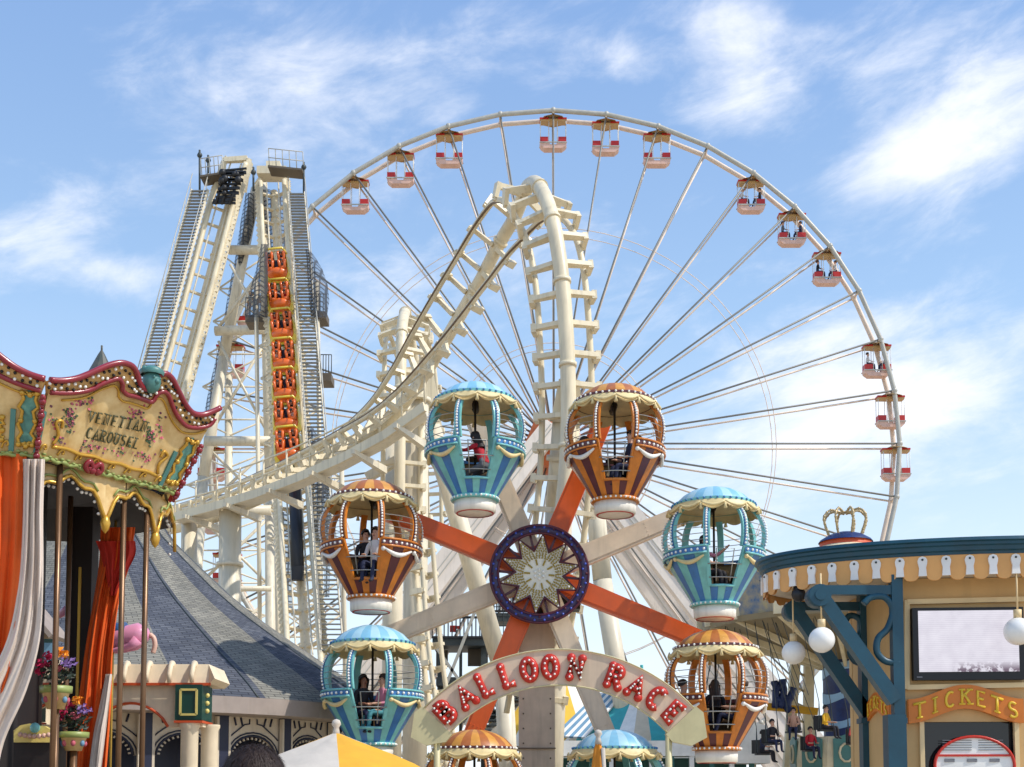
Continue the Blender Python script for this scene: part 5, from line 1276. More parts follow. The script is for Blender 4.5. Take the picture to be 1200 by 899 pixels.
curtain([(-60,31,532), (-60,30,620), (-60,24,700), (-60,12,780), (-60,-12,880), (-60,-30,990)], 15.25, 'drape_orange', 4, .06, 'orange curtain at the left edge of the carousel')
curtain([(27,52,538), (27,50,600), (22,50,680), (8,46,750), (-22,30,810), (-50,4,870), (-60,-8,930)], 15.15, 'drape_cream', 3, .05, 'cream curtain gathered beside the orange one')
curtain([(118,158,618), (116,152,660), (110,140,700), (100,132,760), (92,130,820), (84,126,880), (76,120,960), (70,118,1040)], 18.2, 'drape_orange', 3, .06, 'orange curtain gathered inside the carousel')
curtain([(112,158,634), (118,158,650), (124,146,674), (129,134,698)], 18.1, 'drape_red', 2, .04, 'red top swag of the inner curtain')
curtain([(124,131,790), (116,127,830), (108,122,870), (98,112,960)], 18.05, 'drape_cream', 1, .03, 'cream lining of the inner curtain')
# flower pots
def pot(label, px, py, Y, hpx, wpx, stand):
    s = mpp(Y); c = P(px, py, Y); t = thing('flower_pot', label, 'flower pot', c, 'painted flower pots on the carousel'); hh = hpx*s; r_ = wpx/2*s
    mb = MB(); mb.lathe([(0, 0), (r_*.55, 0), (r_*.85, hh*.68), (r_*.9, hh*.7)], 16, 0, c); mb.build('pot', 'car_cream', t)
    mb = MB(); mb.lathe([(r_*.88, hh*.68), (r_*1.02, hh*.7), (r_*1.04, hh), (r_*.85, hh), (r_*.8, hh*.8), (0, hh*.82)], 16, 0, c); mb.build('pot_rim', 'car_green', t)
    mb = MB()
    for k in range(7): a = 2*PI*k/7+.3; mb.ball(c+V((r_*.74*math.sin(a), -r_*.74*math.cos(a), hh*.4)), r_*.18, 6, 4, k % 2, (1, 1, 1.3))
    mb.build('pot_painting', ['rose_pink', 'tent_slate'], t)
    rs = random.Random(px); top = c+V((0, 0, hh))
    def leafy(n, cen, rx, mt, nm, sz):
        mb = MB()
        for _ in range(n):
            d = V((rs.gauss(0, 1), rs.gauss(0, 1), rs.gauss(0, 1))).normalized()*(rs.random()**.5); p = cen+V((d.x*rx[0], d.y*rx[0], d.z*rx[1])); z = sz*rs.uniform(.6, 1.3)
            u = V((rs.gauss(0, 1), rs.gauss(0, 1), rs.gauss(0, 1))).normalized(); w_ = u.orthogonal().normalized()*z; v_ = u.cross(w_)
            mb.add([p-w_, p+v_*.55+u*z*.2, p+w_, p-v_*.55+u*z*.2], [(0, 1, 2, 3)], 0)
        mb.build(nm, mt, t, recalc=False)
    leafy(170, top+V((0, 0, r_*.9)), (r_*1.15, r_*.95), 'flower_leaf', 'foliage', r_*.22)
    for (dx, dz, mt_, rr) in ((-.7, 1.4, 'flower_magenta', .5), (-.25, 1.9, 'flower_magenta', .45), (.35, 2.2, 'flower_orange', .42), (.9, 1.5, 'flower_purple', .55), (.2, 1.1, 'rose_pink', .4), (-.9, .9, 'flower_magenta', .35)):
        leafy(46, top+V((dx*r_, -r_*.55+.1*rs.random(), dz*r_)), (rr*r_, rr*r_*.8), mt_, 'blossom', r_*.17)
    if stand: mb = MB(); mb.tube([c, V((c.x, c.y, .3))], .05, 10); mb.build('stand', 'pole_brass', t)
    return t
pot('cream painted flower pot with magenta blossoms on a carousel post', 65, 831, 15.9, 27, 36, True)
pot('lower flower pot with purple blossoms beside the inner orange curtain', 86, 880, 16.6, 22, 34, True)
# chariot crest
ch = thing('carousel_chariot', 'yellow carved chariot back with shell garland behind the curtain', 'chariot', P(40, 900, 16.3)-V((0, 0, P(40, 900, 16.3).z-.35)))
ol = [P(x, y, 16.3) for x, y in ((16,870), (16,856), (24,850), (34,848), (42,850), (52,851), (61,856), (62,870))]
mb = MB(); mb.prism(ol, (0, .1, 0)); mb.build('crest', 'port_yellow', ch)
mb = MB()
for k in range(7): mb.ball(P(24+k*5.5, 861+2*math.sin(k*.5), 16.24), .035, 7, 5)
mb.ball(P(41, 853, 16.24), .07, 8, 5, 1)
mb.build('shell_garland', ['cabin_pink', 'bal_teal'], ch)
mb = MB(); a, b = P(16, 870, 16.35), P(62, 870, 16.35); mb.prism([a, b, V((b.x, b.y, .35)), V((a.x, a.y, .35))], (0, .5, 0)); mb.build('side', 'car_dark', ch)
# pink horse, facing left
YHo = 19.6; s = mpp(YHo); hc = P(131, 748, YHo)
ho = thing('carousel_horse', 'pink carousel horse with a blue saddle behind the inner curtain', 'carousel horse', (hc.x, YHo, hc.z))
mb = MB(); mb.tube([hc+V((x, 0, z)) for x, z in ((.60, .02), (.55, .03), (.42, .06), (.2, .02), (-.1, .0), (-.32, .03), (-.45, .06))], [.05, .13, .19, .175, .17, .19, .12], 12)
mb.tube([hc+V((x, 0, z)) for x, z in ((-.36, .06), (-.52, .3), (-.6, .5))], [.16, .11, .085], 10); mb.tube([hc+V((x, 0, z)) for x, z in ((-.56, .54), (-.72, .46), (-.86, .36))], [.09, .08, .05], 10)
for sy in (-.09, .09):
    mb.tube([hc+V((x, sy, z)) for x, z in ((.44, -.02), (.34, -.12), (.2, -.17), (.06, -.2), (.0, -.2))], [.11, .075, .05, .038, .04], 8)
    mb.tube([hc+V((x, sy, z)) for x, z in ((-.38, .0), (-.5, -.18), (-.6, -.3), (-.52, -.5), (-.56, -.56))], [.09, .065, .048, .036, .04], 8)
    mb.lathe([(.03, 0), (.02, .08), (0, .11)], 6, 0, hc+V((-.56, sy*.5, .6)))
mb.build('body', 'horse_pink', ho)
mb = MB(); mb.tube([hc+V((x, 0, z)) for x, z in ((.24, .14), (.1, .12), (-.06, .13), (-.14, .2))], [.15, .16, .15, .06], 10, flat=.8); mb.build('saddle', 'horse_blue', ho)
mb = MB(); mb.tube(cr_([hc+V((x, 0, z)) for x, z in ((.6, .06), (.67, .0), (.69, -.12), (.66, -.24))], 4), .04, 8); mb.build('tail', 'cabin_pink', ho)
mb = MB()
for k in range(6): mb.ball(hc+V((-.34-.045*k, 0, .24+.07*k)), .07, 6, 5, 0, (.7, .5, 1))
mb.build('mane', 'white_paint', ho)
mb = MB(); mb.tube([(hc.x+.02, YHo, .35), (hc.x+.02, YHo, BOT+.2)], .022, 8); mb.build('pole', 'gold', ho)
# ------------------------------------------------------------------ round pavilion with the shingled bell roof
YP = 30.0; PC = P(110, 800, YP); sP = mpp(YP); kp = YP/42
pv = thing('pavilion', 'round pavilion with a sweeping grey shingle roof in dark and light stripes', 'building', (PC.x, YP, 0))
def rz(px, py): return ((px-110)*sP, P(px, py, YP).z)
prof = [rz(470,838), rz(452,824), rz(424,805), rz(393,786), rz(366,768), rz(333,746), rz(300,723), rz(266,696), rz(233,666), rz(200,635), rz(175,600), rz(155,550), rz(140,495), rz(128,455)]
lens = [0]
for a, b in zip(prof, prof[1:]): lens.append(lens[-1]+math.hypot(b[0]-a[0], b[1]-a[1]))
NSEC = 26
def pvp(a, r, z): return V((PC.x+r*math.sin(a), YP-r*math.cos(a), z))
for k in range(NSEC):
    mb = MB(); a0 = 2*PI*k/NSEC+rad(44.8); aa = [a0+2*PI/NSEC*j/4 for j in range(5)]; n = 5; rows = [[pvp(a, r, z) for a in aa] for r, z in prof]
    mb.v = [tuple(p) for r_ in rows for p in r_]
    for i in range(len(rows)-1):
        for j in range(4):
            fi = len(mb.f); mb.f.append([i*n+j, i*n+j+1, (i+1)*n+j+1, (i+1)*n+j]); mb.mi.append(0); mb.sm.append(True); u0, u1 = aa[j]*prof[3][0]*.8, aa[j+1]*prof[3][0]*.8
            mb.uv[fi] = [(u0, lens[i]), (u1, lens[i]), (u1, lens[i+1]), (u0, lens[i+1])]
    mb.build('roof_sector', 'shingle_light' if k % 2 == 0 else 'shingle_dark', pv)
    if k % 2:
        mb = MB(); mb.tube([pvp(a0+2*PI/NSEC*.9, r, z+.005) for r, z in prof], .022, 6); mb.build('hip_ridge', 'steel_dark', pv)
zz = prof[-1][1]
mb = MB(); mb.lathe([(prof[-1][0]+.04, zz-.2), (.45, zz), (.45, zz+.18), (.36, zz+.22), (.30, zz+.40), (.09, zz+.84), (0, zz+1.0)], 12, 0, (PC.x, YP, 0), sm=False)
mb.tube([(PC.x, YP, zz+.92), (PC.x, YP, zz+1.08)], .025, 6); mb.build('spire', 'spire_green', pv)
RE, ZE = prof[0]; fh = .33
mb = MB(); mb.lathe([(RE-.2, ZE+.02), (RE+.02, ZE), (RE+.02, ZE-fh), (RE-.05, ZE-fh-.015), (RE-.7, ZE-fh-.015)], 52, 0, (PC.x, YP, 0), sm=False); mb.build('eave_fascia', 'fascia_taupe', pv)
RWl = RE-.65; NB = 28; zt = ZE-fh-.015
for k in range(NB):
    a0 = 2*PI*k/NB+.02; a1 = a0+2*PI/NB; am = (a0+a1)/2
    if not (-.3 < ((am+PI) % (2*PI))-PI < 1.9): continue
    l_, r_ = pvp(a0, RWl, 0), pvp(a1, RWl, 0); ax = (r_-l_).normalized(); wd = (r_-l_).length; nr = V((ax.y, -ax.x, 0))
    g = lambda u, z, off=0: l_+ax*(u*wd)+V((0, 0, z))+nr*off
    zs = zt-.82; rad_ = .36
    arc_ = [(.5+rad_*math.cos(t), zs+.44*math.sin(t)) for t in [PI*j/12 for j in range(13)]]
    mb = MB(); mb.prism([g(.08, zs), g(.08, zt), g(.92, zt), g(.92, zs)]+[g(u, z) for u, z in arc_], -nr*.1); sp_ = mb.build('arch_panel', 'pav_cream', pv)
    mb = MB(); mb.tube([g(u, z, .012) for u, z in arc_], .024, 6); mb.build('arch_outline', 'pav_navy', sp_)
    mb = MB(); mb.tube([g(.5+(u-.5)*1.13, zs+(z-zs)*1.14, .012) for u, z in arc_], .016, 6); mb.build('arch_outline', 'pav_navy', sp_)
    for s_ in (-1, 1):
        f_ = lambda u: .5+s_*(.5-u)
        mb = MB(); mb.tube([g(f_(.1), zs+.36, .012), g(f_(.16), zs+.44, .012), g(f_(.36), zt-.16, .012), g(f_(.44), zt-.14, .012), g(f_(.44), zt-.04, .012)], .015, 6); mb.build('spandrel_line', 'pav_navy', sp_)
        for u in (.2, .3): mb = MB(); mb.tube([g(f_(u), zt-.02, .012), g(f_(u+.03), zt-.18, .012)], .022, 5); mb.build('drop', 'pav_navy', sp_)
    mb = MB()
    for j in range(15): t = PI*(j+.5)/15; u, z = .5+.335*math.cos(t), zs+.405*math.sin(t); mb.bar(g(u, z, -.04), g(.5+.30*math.cos(t), zs+.36*math.sin(t), -.04), .032, .036, 0, nr)
    mb.build('dentil', 'pav_cream', sp_)
    mb = MB(); mb.bar(g(0, 0, .04), g(0, zt, .04), .24, .14, 0, nr); pl = mb.build('pilaster', 'pav_navy', pv)
    for s_ in (-.135, .135): mb = MB(); mb.bar(g(0, 0, .07)+ax*s_, g(0, zt-.02, .07)+ax*s_, .05, .09, 0, nr); mb.build('pilaster_edge', 'pav_cream', pl)
mb = MB(); mb.lathe([(RWl-1.2, 0), (RWl-1.2, zt)], 40, 0, (PC.x, YP, 0), sm=False); mb.build('inner_wall', 'pav_navy', pv)
mb = MB(); mb.lathe([(RWl, zt+.02), (0, zt+.25)], 40, 0, (PC.x, YP, 0), sm=False); mb.build('ceiling', 'pav_navy', pv)

# ------------------------------------------------------------------ cream portico with green panels
YO = 20.6; ko = YO/29
pt_ = thing('portico', 'cream arcade with orange trim and dark green corner panels on round columns', 'building', (P(150, 900, YO).x, YO, 0))
x0, x1 = P(10, 800, YO).x, P(243, 800, YO).x; zp = P(100, 780, YO).z; zb = P(100, 803, YO).z; zc = P(100, 822, YO).z
mb = MB(); mb.prism([V((x0, YO-.45*ko, zb)), V((x1+.15*ko, YO-.45*ko, zb)), V((x1+.32*ko, YO-.62*ko, zb+.1*ko)), V((x1+.1*ko, YO-.3*ko, zp)), V((x0, YO-.3*ko, zp))], (0, 1.1, 0)); par = mb.build('parapet', 'port_cream', pt_)
xx = x0+.2
while xx < x1+.1:
    mb = MB(); mb.tube([(xx, YO-.37, zb+.015), (xx, YO-.40, zb+.14), (xx, YO-.30, zp-.04), (xx, YO-.21, zp+.015)], [.036, .043, .043, .057], 8); mb.build('parapet_bracket', 'port_cream', par); xx += .37
mb = MB(); mb.bar((x0, YO-.355, zb-.015), (x1+.14, YO-.355, zb-.015), .057, .043); mb.build('trim_band', 'port_orange', pt_)
n = 14; xa, xb = x0+.28, P(203, 800, YO).x; cnt_ = 2; wid = (xb-xa)/cnt_; low = []
for c in range(cnt_):
    for j in range(n+1): u = j/n; low.append(V((xa+wid*(c+u), YO-.25, zc-.44+.39*math.sin(PI*u)**.7)))
mb = MB(); mb.prism([V((x0, YO-.25, zb-.03)), V((x0, YO-.25, zc-.44))]+low+[V((x1, YO-.25, zc-.44)), V((x1, YO-.25, zb-.03))], (0, .2, 0)); ac = mb.build('arch_beam', 'port_cream', pt_)
mb = MB(); mb.tube([p+V((0, -.015, 0)) for p in low], .025, 6); mb.build('arch_trim', 'port_orange', ac)
def green_block(cx, wd):
    z0_, z1_ = P(100, 846, YO).z, P(100, 804, YO).z; zm = (z0_+z1_)/2
    mb = MB(); mb.box((cx, YO-.07, zm), (wd, .68, z1_-z0_-.02)); gb = mb.build('corner_block', 'port_green', pt_)
    mb = MB(); hw_, hh_ = wd*.30, (z1_-z0_)*.34; y = YO-.418
    for (a, b) in (((-1, -1), (1, -1)), ((1, -1), (1, 1)), ((1, 1), (-1, 1)), ((-1, 1), (-1, -1))): mb.bar((cx+a[0]*hw_, y, zm+a[1]*hh_), (cx+b[0]*hw_, y, zm+b[1]*hh_), .036, .02, 0, (0, 1, 0))
    mb.build('block_frame', 'port_yellow', gb)
    mb = MB()
    for z_ in (-1, 0, 1): mb.ball((cx+wd/2+.02, YO-.14, zm+z_*.13), .042, 6, 4)
    mb.build('block_studs', 'port_yellow', gb)
    mb = MB(); mb.box((cx, YO-.07, z0_-.02), (wd*1.05, .71, .036)); mb.build('block_trim', 'port_orange', gb)
    for dx, dy in ((-.015, -.25), (.21, .18)):
        mb = MB(); mb.lathe([(.17, z0_-.04), (.17, z0_-.09), (.142, z0_-.14), (.135, .2), (.17, .14), (.185, 0)], 18, 0, (cx+dx, YO+dy, 0)); mb.build('column', 'port_cream', pt_)
green_block(P(221, 820, YO-.41).x, .44); green_block(P(20, 820, YO-.41).x, .44)
# small gabled house behind the arcade, seen past the curtains
YQ = 21.9
hs = thing('small_house', 'cream gable of a small house seen between the carousel curtains', 'building', (P(40, 900, YQ).x, YQ, 0))
e0, e1, e2 = P(34, 714, YQ), P(62, 748, YQ), P(5, 748, YQ)
mb = MB(); mb.prism([V((e2.x, YQ, 0)), V((e1.x-.2, YQ, 0)), V((e1.x-.2, YQ, e1.z)), e0, V((e2.x, YQ, e2.z))], (0, .6, 0)); mb.build('wall', 'port_cream', hs)
for a, b in ((e0, e1), (e0, e2)):
    mb = MB(); mb.bar(a+V((0, .2, .07)), b+V((.07 if b is e1 else -.07, .2, .0)), 1.0, .08); mb.build('roof_slope', 'fascia_taupe', hs)
mb = MB(); q = P(57, 770, YQ-.03); mb.box(q, (.25, .04, .64)); w_ = mb.build('window', 'port_green', hs); mb = MB(); mb.box(q+V((0, -.03, 0)), (.14, .015, .5)); mb.build('pane', 'tent_slate', w_)

# ------------------------------------------------------------------ dark steel station platform behind the medallion
YT = 50.0
sp = thing('steel_platform', 'dark steel platform with railings and stairs behind the ride wheel', 'platform', (P(560, 900, YT).x, YT, 0))
for x in (516, 567, 603, 540):
    a = P(x, 700 if x in (567, 603) else 752, YT); mb = MB(); mb.bar((a.x, YT, 0), a, .22 if x != 540 else .12, .22, 0, (0, 1, 0)); mb.build('post', 'steel_dark', sp)
for (xa, xb, y, dp) in ((508, 572, 754, 2.6), (566, 612, 724, 1.6), (512, 610, 800, 2.4), (520, 612, 840, 2.4)):
    a, b = P(xa, y, YT), P(xb, y, YT); mb = MB(); mb.bar(a+V((0, .6, 0)), b+V((0, .6, 0)), dp, .34); mb.build('deck', 'steel_dark', sp)
    if y in (754, 840, 724):
        mb = MB(); n = 14
        for i in range(n+1): q = a.lerp(b, i/n)+V((0, -.8, .1)); mb.tube([q, q+V((0, 0, .85))], .025, 4)
        for hh in (.15, .95): mb.bar(a+V((0, -.8, hh)), b+V((0, -.8, hh)), .07, .09)
        mb.build('railing', 'black', sp)
for (xa, ya, xb, yb) in ((524, 800, 567, 690), (512, 760, 540, 800), (540, 800, 512, 850), (545, 850, 600, 760), (600, 850, 560, 790), (520, 862, 560, 815)):
    mb = MB(); mb.bar(P(xa, ya, YT-.9), P(xb, yb, YT-.9), .12, .12); mb.build('brace', 'wheel_grey', sp)
for (x, y, w_, h_) in ((518, 772, 14, 20), (560, 770, 24, 22), (588, 770, 22, 40)):
    q = P(x, y, YT+.6); mb = MB(); mb.box(q, (w_*mpp(YT), .12, h_*mpp(YT))); mb.build('cladding_panel', 'steel_brown', sp)
q0 = P(575, 700, YT-.2)
mb = MB()
for i in range(7): x = P(572+i*6, 700, YT).x; mb.tube([(x, YT-.2, P(0, 760, YT).z), (x, YT-.2, P(0, 690, YT).z)], .018, 4)
for i in range(7): z = P(0, 690+i*11, YT).z; mb.tube([(P(572, 0, YT).x, YT-.2, z), (P(608, 0, YT).x, YT-.2, z)], .018, 4)
mb.build('mesh_fence', 'steel_dark', sp)
mb = MB(); q = P(531, 737, YT-.6); mb.box(q, (.26, .1, .26)); mb.box(q+V((.2, 0, .06)), (.2, .08, .12)); mb.build('life_ring_box', 'red_paint', sp)
st_a, st_b = P(560, 880, YT-1.2), P(600, 815, YT-1.2); tm = MB(); tm.box((0, 0, 0), (1.0, .8, .05)); tm = tm.mesh('tread', 'steel_dark')
for i in range(12): place(tm, 'tread', sp, M.Translation(st_a.lerp(st_b, i/11)-W[sp.name]))

# ------------------------------------------------------------------ striped tents and white awning
def tent(label, px, pytop, pyeave, rpx, Y, cols, n, a_off=0):
    ap_ = P(px, pytop, Y); ze = P(px, pyeave, Y).z; R_ = rpx*mpp(Y); t = thing('striped_tent', label, 'tent', (ap_.x, Y, 0))
    for k in range(n):
        a0, a1 = 2*PI*k/n+a_off, 2*PI*(k+1)/n+a_off; rows = []
        for i in range(9):
            q = i/8; rr = R_*q; z = ap_.z+(ze-ap_.z)*(q**.88); rows.append([V((ap_.x+rr*math.sin(a0+(a1-a0)*j/3), Y-rr*math.cos(a0+(a1-a0)*j/3), z)) for j in range(4)])
        rows.append([p+V((0, 0, -.4)) for p in rows[-1]])
        mb = MB(); mb.grid(rows); mb.build('roof_panel', cols[k % len(cols)], t)
    for k in range(6): a = 2*PI*k/6; mb = MB(); mb.tube([(ap_.x+R_*.96*math.sin(a), Y-R_*.96*math.cos(a), ze), (ap_.x+R_*.96*math.sin(a), Y-R_*.96*math.cos(a), 0)], .06, 8); mb.build('post', 'white_paint', t)
    mb = MB(); mb.tube([ap_-V((0, 0, .1)), ap_+V((0, 0, .12))], .06, 8); mb.build('finial', cols[0], t)
tent('teal, white and beige striped tent right of the ride column', 752, 783, 868, 92, 47, ['tent_teal', 'tent_teal', 'tent_teal', 'tent_white', 'tent_beige'], 30, 0)
tent('yellow and white striped tent peeking out right behind the ride column', 652, 752, 866, 96, 50, ['tent_yellow', 'tent_white', 'tent_beige'], 24)
# sloping blue and white awning between them
aw = thing('striped_awning', 'slate blue and white striped sloping awning below the yellow tent', 'awning', (P(690, 900, 45).x, 45, 0))
ca_, cb_, cc_, cd_ = P(648, 862, 44.5), P(686, 864, 44.5), P(732, 812, 46.5), P(700, 812, 46.5)
cols = ['tent_slate', 'tent_white']
for i in range(8):
    u0, u1 = i/8, (i+1)/8; a, b = ca_.lerp(cb_, u0), ca_.lerp(cb_, u1); c, d = cd_.lerp(cc_, u1), cd_.lerp(cc_, u0)
    mb = MB(); mb.prism([a, b, c, d], (0, .06, -.06)); mb.build('stripe', cols[i % 2], aw)
for p in (ca_, cb_): mb = MB(); mb.tube([(p.x, p.y, p.z-.05), (p.x, p.y, 0)], .05, 8); mb.build('post', 'post_green', aw)
for p in (cc_, cd_): mb = MB(); mb.tube([(p.x, p.y, p.z-.05), (p.x, p.y, 0)], .05, 8); mb.build('post', 'post_green', aw)
st = thing('white_stall', 'long white stall roof with dark green posts behind the arch sign', 'stall', (P(760, 900, 42).x, 42, 0))
a, b = P(616, 868, 42), P(888, 872, 42); z1 = P(700, 886, 42).z
mb = MB(); mb.box(((a.x+b.x)/2, 43, (a.z+z1)/2), (b.x-a.x, 2, a.z-z1)); mb.build('roof', 'tent_white', st)
mb = MB(); mb.prism([V((b.x-.9, 41.9, z1-.25)), V((b.x+.4, 41.9, z1-.25)), V((b.x+.3, 41.9, a.z+.5)), V((b.x-.2, 41.9, a.z+.65)), V((b.x-.8, 41.9, a.z+.25))], (0, 2, 0)); mb.build('end_hood', 'tent_white', st)
for i in range(12): x = a.x+.2+(b.x-a.x-.4)*i/11; mb = MB(); mb.box((x, 42.1, z1/2-.005), (.16, .16, z1)); mb.build('post', 'post_green' if i % 2 else 'white_paint', st)
mb = MB(); mb.box(((a.x+b.x)/2, 43.6, z1/2-.01), (b.x-a.x-.2, .1, z1-.02)); mb.build('rear_wall', 'post_green', st)

# ------------------------------------------------------------------ swing carousel behind the booth
YR = 42.0; sR = mpp(YR); RC = P(994, 800, YR)
sw = thing('swing_ride', 'blue and cream wave swinger with painted rounding boards and a golden crown', 'amusement ride', (RC.x, YR, 0))
RR = 168*sR; zb_, zt_ = P(830, 738, YR).z, P(830, 690, YR).z
def spt(a, r, z): return V((RC.x+r*math.sin(a), YR-r*math.cos(a), z))
nb = 18
for k in range(nb):
    a0, a1 = 2*PI*k/nb, 2*PI*(k+1)/nb
    mb = MB(); mb.prism([spt(a0+.01, RR, zb_+.12), spt(a1-.01, RR, zb_+.12), spt(a1-.01, RR+.12, zt_-.1), spt((a0+a1)/2, RR+.14, zt_+.1), spt(a0+.01, RR+.12, zt_-.1)], V((RC.x-spt((a0+a1)/2, RR, 0).x, YR-spt((a0+a1)/2, RR, 0).y, 0)).normalized()*.08); pn = mb.build('rounding_board', 'swing_paint', sw)
    mb = MB(); mb.bar(spt(a0, RR+.05, zb_), spt(a0, RR+.16, zt_+.05), .3, .14); mb.ball(spt(a0, RR+.16, zt_+.1), .16, 6, 5); mb.build('board_divider', 'swing_cream', sw)
    mb = MB(); mb.bar(spt(a0, RR, zb_+.02), spt(a0, .9, zb_-1.25), .10, .22); mb.build('canopy_rib', 'swing_cream', sw)
mb = MB(); mb.lathe([(RR-.05, zb_+.1), (RR+.06, zb_+.1), (RR+.04, zb_-.08), (RR-.2, zb_-.06), (3.2, zb_-.35), (.9, zb_-1.1)], 54, 0, (RC.x, YR, 0), sm=False); mb.build('canopy_underside', 'swing_rib', sw)
zd = P(994, 640, YR).z
mb = MB(); mb.lathe([(RR+.02, zt_-.15), (2.6, zt_+.55), (1.0, zd-.1), (.8, zd)], 36, 0, (RC.x, YR, 0)); mb.build('canopy_top', 'swing_cream', sw)
mb = MB(); mb.lathe([(.86, zd-.12), (.88, zd+.12), (.8, zd+.14)], 24, 0, (RC.x, YR, 0)); mb.build('crown_band', 'port_orange', sw)
mb = MB(); mb.lathe([(.92, zd+.12), (.86, zd+.2), (.6, zd+.36), (.3, zd+.46), (0, zd+.5)], 24, 0, (RC.x, YR, 0)); mb.build('crown_cushion', 'swing_blue', sw)
for k in range(8):
    a = 2*PI*k/8+.1; mb = MB(); pts = cr_([spt(a, .55, zd+.3), spt(a, .72, zd+.75), spt(a, .74, zd+1.02), spt(a, .5, zd+1.24), spt(a, .15, zd+1.16), spt(a, 0, zd+1.18)], 4)
    mb.tube(pts, .04, 6)
    for p in pts[2:-4:2]: mb.ball(p, .055, 5, 4)
    mb.build('crown_arch', 'crown_gold', sw)
zc1, zc0 = P(994, 772, YR).z, P(994, 862, YR).z
mb = MB(); mb.lathe([(.84, zc0-.2), (.84, zc1), (.9, zc1+.4)], 28, 0, (RC.x, YR, 0)); colm = mb.build('column', 'swing_blue', sw)
for k in range(3):
    z0 = zc0+.35+.85*k; rows = [[], []]
    for j in range(49):
        a = 2*PI*j/48; wv_ = .16*math.sin(2*a+k)
        rows[0].append(spt(a, .855, z0+wv_)); rows[1].append(spt(a, .855, z0+.30+wv_+.06*math.sin(3*a)))
    mb = MB(); mb.grid(rows); mb.build('wave_stripe', 'swing_wave', colm)
mb = MB(); mb.lathe([(2.0, 0), (2.0, P(0, 890, YR).z), (1.9, zc0-.1), (.85, zc0-.05)], 10, 0, (RC.x, YR, 0), sm=False); bs_ = mb.build('base', 'swing_cream', sw)
for k in range(10):
    a = 2*PI*(k+.5)/10; z = P(0, 884, YR).z; d = spt(a, 1, 0)-spt(a, 0, 0); t_ = V((-d.y, d.x, 0)); c = spt(a, 1.93, z)
    mb = MB(); mb.prism([c+t_*.42+V((0, 0, -.55)), c-t_*.42+V((0, 0, -.55)), c-t_*.42+V((0, 0, .45)), c+V((0, 0, .6)), c+t_*.42+V((0, 0, .45))], -d*.05); pn = mb.build('base_panel', 'car_teal', bs_)
    mb = MB(); mb.tube([c+d*.02+t_*.22*math.cos(q)+V((0, 0, .3*math.sin(q))) for q in [2*PI*j/10 for j in range(10)]], .04, 6, closed=True); mb.build('base_emblem', 'swing_cream', pn)
# flying seats
seatp = [(905, 872, 38.8, .4), (930, 858, 39.2, -.3), (968, 856, 38.2, .8), (1002, 872, 38.0, 0), (894, 884, 40.5, 1.0), (950, 880, 40, .3)]
cl = [('cloth_black', 'cloth_navy', 'rider in black leaning back on the leftmost flying swing seat'), ('skin_a', 'cloth_navy', 'bare chested rider on a swing seat left of the blue column'), ('cloth_yellow', 'cloth_black', 'rider with a bright yellow top in front of the blue column'), ('cloth_red', 'cloth_black', 'rider in red on a swing seat just left of the booth post'), ('cloth_navy', 'cloth_black', 'rider in navy on the low swing seat beside the white stall hood'), ('cloth_red', 'cloth_navy', 'rider in red low between the swing base and its left seats')]
sl_ = ['leftmost upper', 'bare chested rider\'s', 'yellow topped rider\'s', 'rightmost', 'lowest left', 'low middle']
for (x, y, Y, rz_), (sh_, tr_, lb), sn in zip(seatp, cl, sl_):
    c = P(x, y, Y); se = thing('flying_chair', '%s black swing seat hanging on chains from the wave swinger' % sn, 'swing chair', c, 'flying seats of the wave swinger')
    mb = MB(); mb.box(c+V((0, 0, .0)), (.46, .42, .05)); mb.build('seat', 'black', se)
    mb = MB(); mb.box(c+V((math.sin(rz_)*-.2, math.cos(rz_)*.22, .25)), (.44, .06, .45), rot=M.Rotation(-rz_, 3, 'Z')); mb.build('backrest', 'black', se)
    mb = MB(); ang = math.atan2(c.x-RC.x, -(c.y-YR)); up = spt(ang-.12, RR-.5, zb_-.05)
    for s_ in (-.2, .2): mb.tube([c+V((s_, .1, .05)), c+V((s_*.9, .1, .9)), up+V((s_, 0, 0))], .012, 4); mb.tube([c+V((s_, -.15, .05)), c+V((s_*.9, .1, .9))], .012, 4)
    mb.build('chains', 'steel_dark', se)
    person(lb, 'sit', c+V((0, 0, .02)), rz_, shirt=sh_, trousers=tr_, group='riders on the wave swinger', scale=.8)
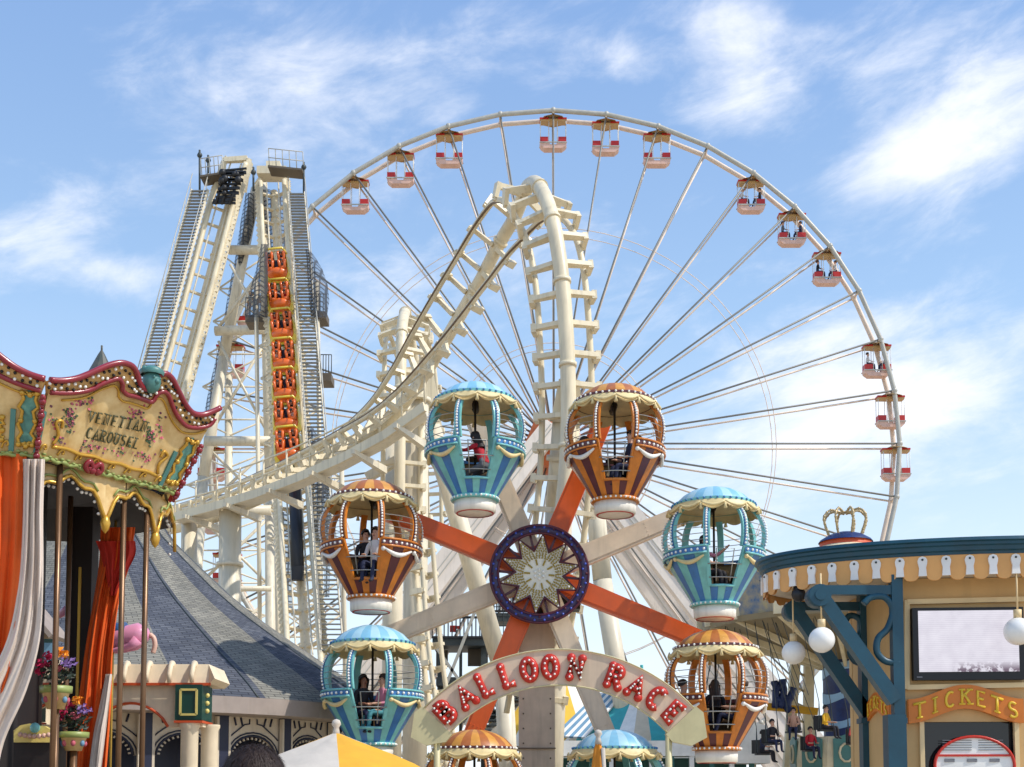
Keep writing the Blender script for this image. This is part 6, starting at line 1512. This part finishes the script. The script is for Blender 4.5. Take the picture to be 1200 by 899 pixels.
for k in range(14):
    a = rad(-100+k*14); p0 = spt(a, RR-.4, zb_-.05); p1 = spt(a+.25, RR+.4, zb_-2.6)
    mb = MB()
    for s_ in (-.15, .15): mb.tube([p0+V((s_, 0, 0)), p1+V((s_, 0, 0))], .014, 4)
    mb.build('chain_pair', 'steel_dark', sw)
# pale steel mast and yellow barrier beam left of the swing ride
ms = thing('pale_mast', 'pale slanted lattice mast below the swing canopy', 'mast', (P(926, 900, 46).x, 46, 0))
for (xa, ya, xb, yb) in ((932, 775, 916, 890), (948, 770, 944, 890)):
    a_, b_ = P(xa, ya, 46), P(xb, yb, 46); b_.z = 0; mb = MB(); mb.bar(a_, b_, .34, .34, 0, (0, 1, 0)); mb.build('leg', 'swing_cream', ms)
for i in range(6): mb = MB(); mb.bar(P(931-2*i, 785+i*18, 46), P(947, 795+i*18, 46), .08, .08); mb.build('rung', 'swing_cream', ms)
yb_ = thing('yellow_beam', 'yellow horizontal barrier beam beside the lower right balloon gondola', 'barrier', (P(920, 900, 45).x, 45, 0))
mb = MB(); mb.bar(P(880, 826, 45), P(958, 834, 45), .2, .26); mb.build('beam', 'umb_yellow', yb_)
for x in (884, 954): p = P(x, 830, 45); mb = MB(); mb.bar((p.x, 45.15, 0), (p.x, 45.15, p.z), .12, .12, 0, (0, 1, 0)); mb.build('post', 'swing_cream', yb_)
# blue coral-like ornament on the beam
cq = thing('blue_ornament', 'ragged blue coral shaped ornament standing on the yellow beam', 'ornament', P(916, 826, 44.9))
mb = MB(); rs = random.Random(3)
for k, (x0, y0, x1, y1, x2, y2) in enumerate(((908, 830, 909, 812, 907, 798), (914, 830, 918, 812, 917, 796), (921, 830, 926, 818, 930, 806), (910, 818, 916, 822, 922, 816), (907, 812, 913, 806, 916, 800), (925, 816, 921, 826, 926, 834))):
    mb.tube(cr_([P(x0, y0, 44.9), P(x1, y1, 44.9), P(x2, y2, 44.9)], 4), [.11+.05*rs.random() for _ in range(9)], 7)
mb.build('branches', 'swing_blue', cq)
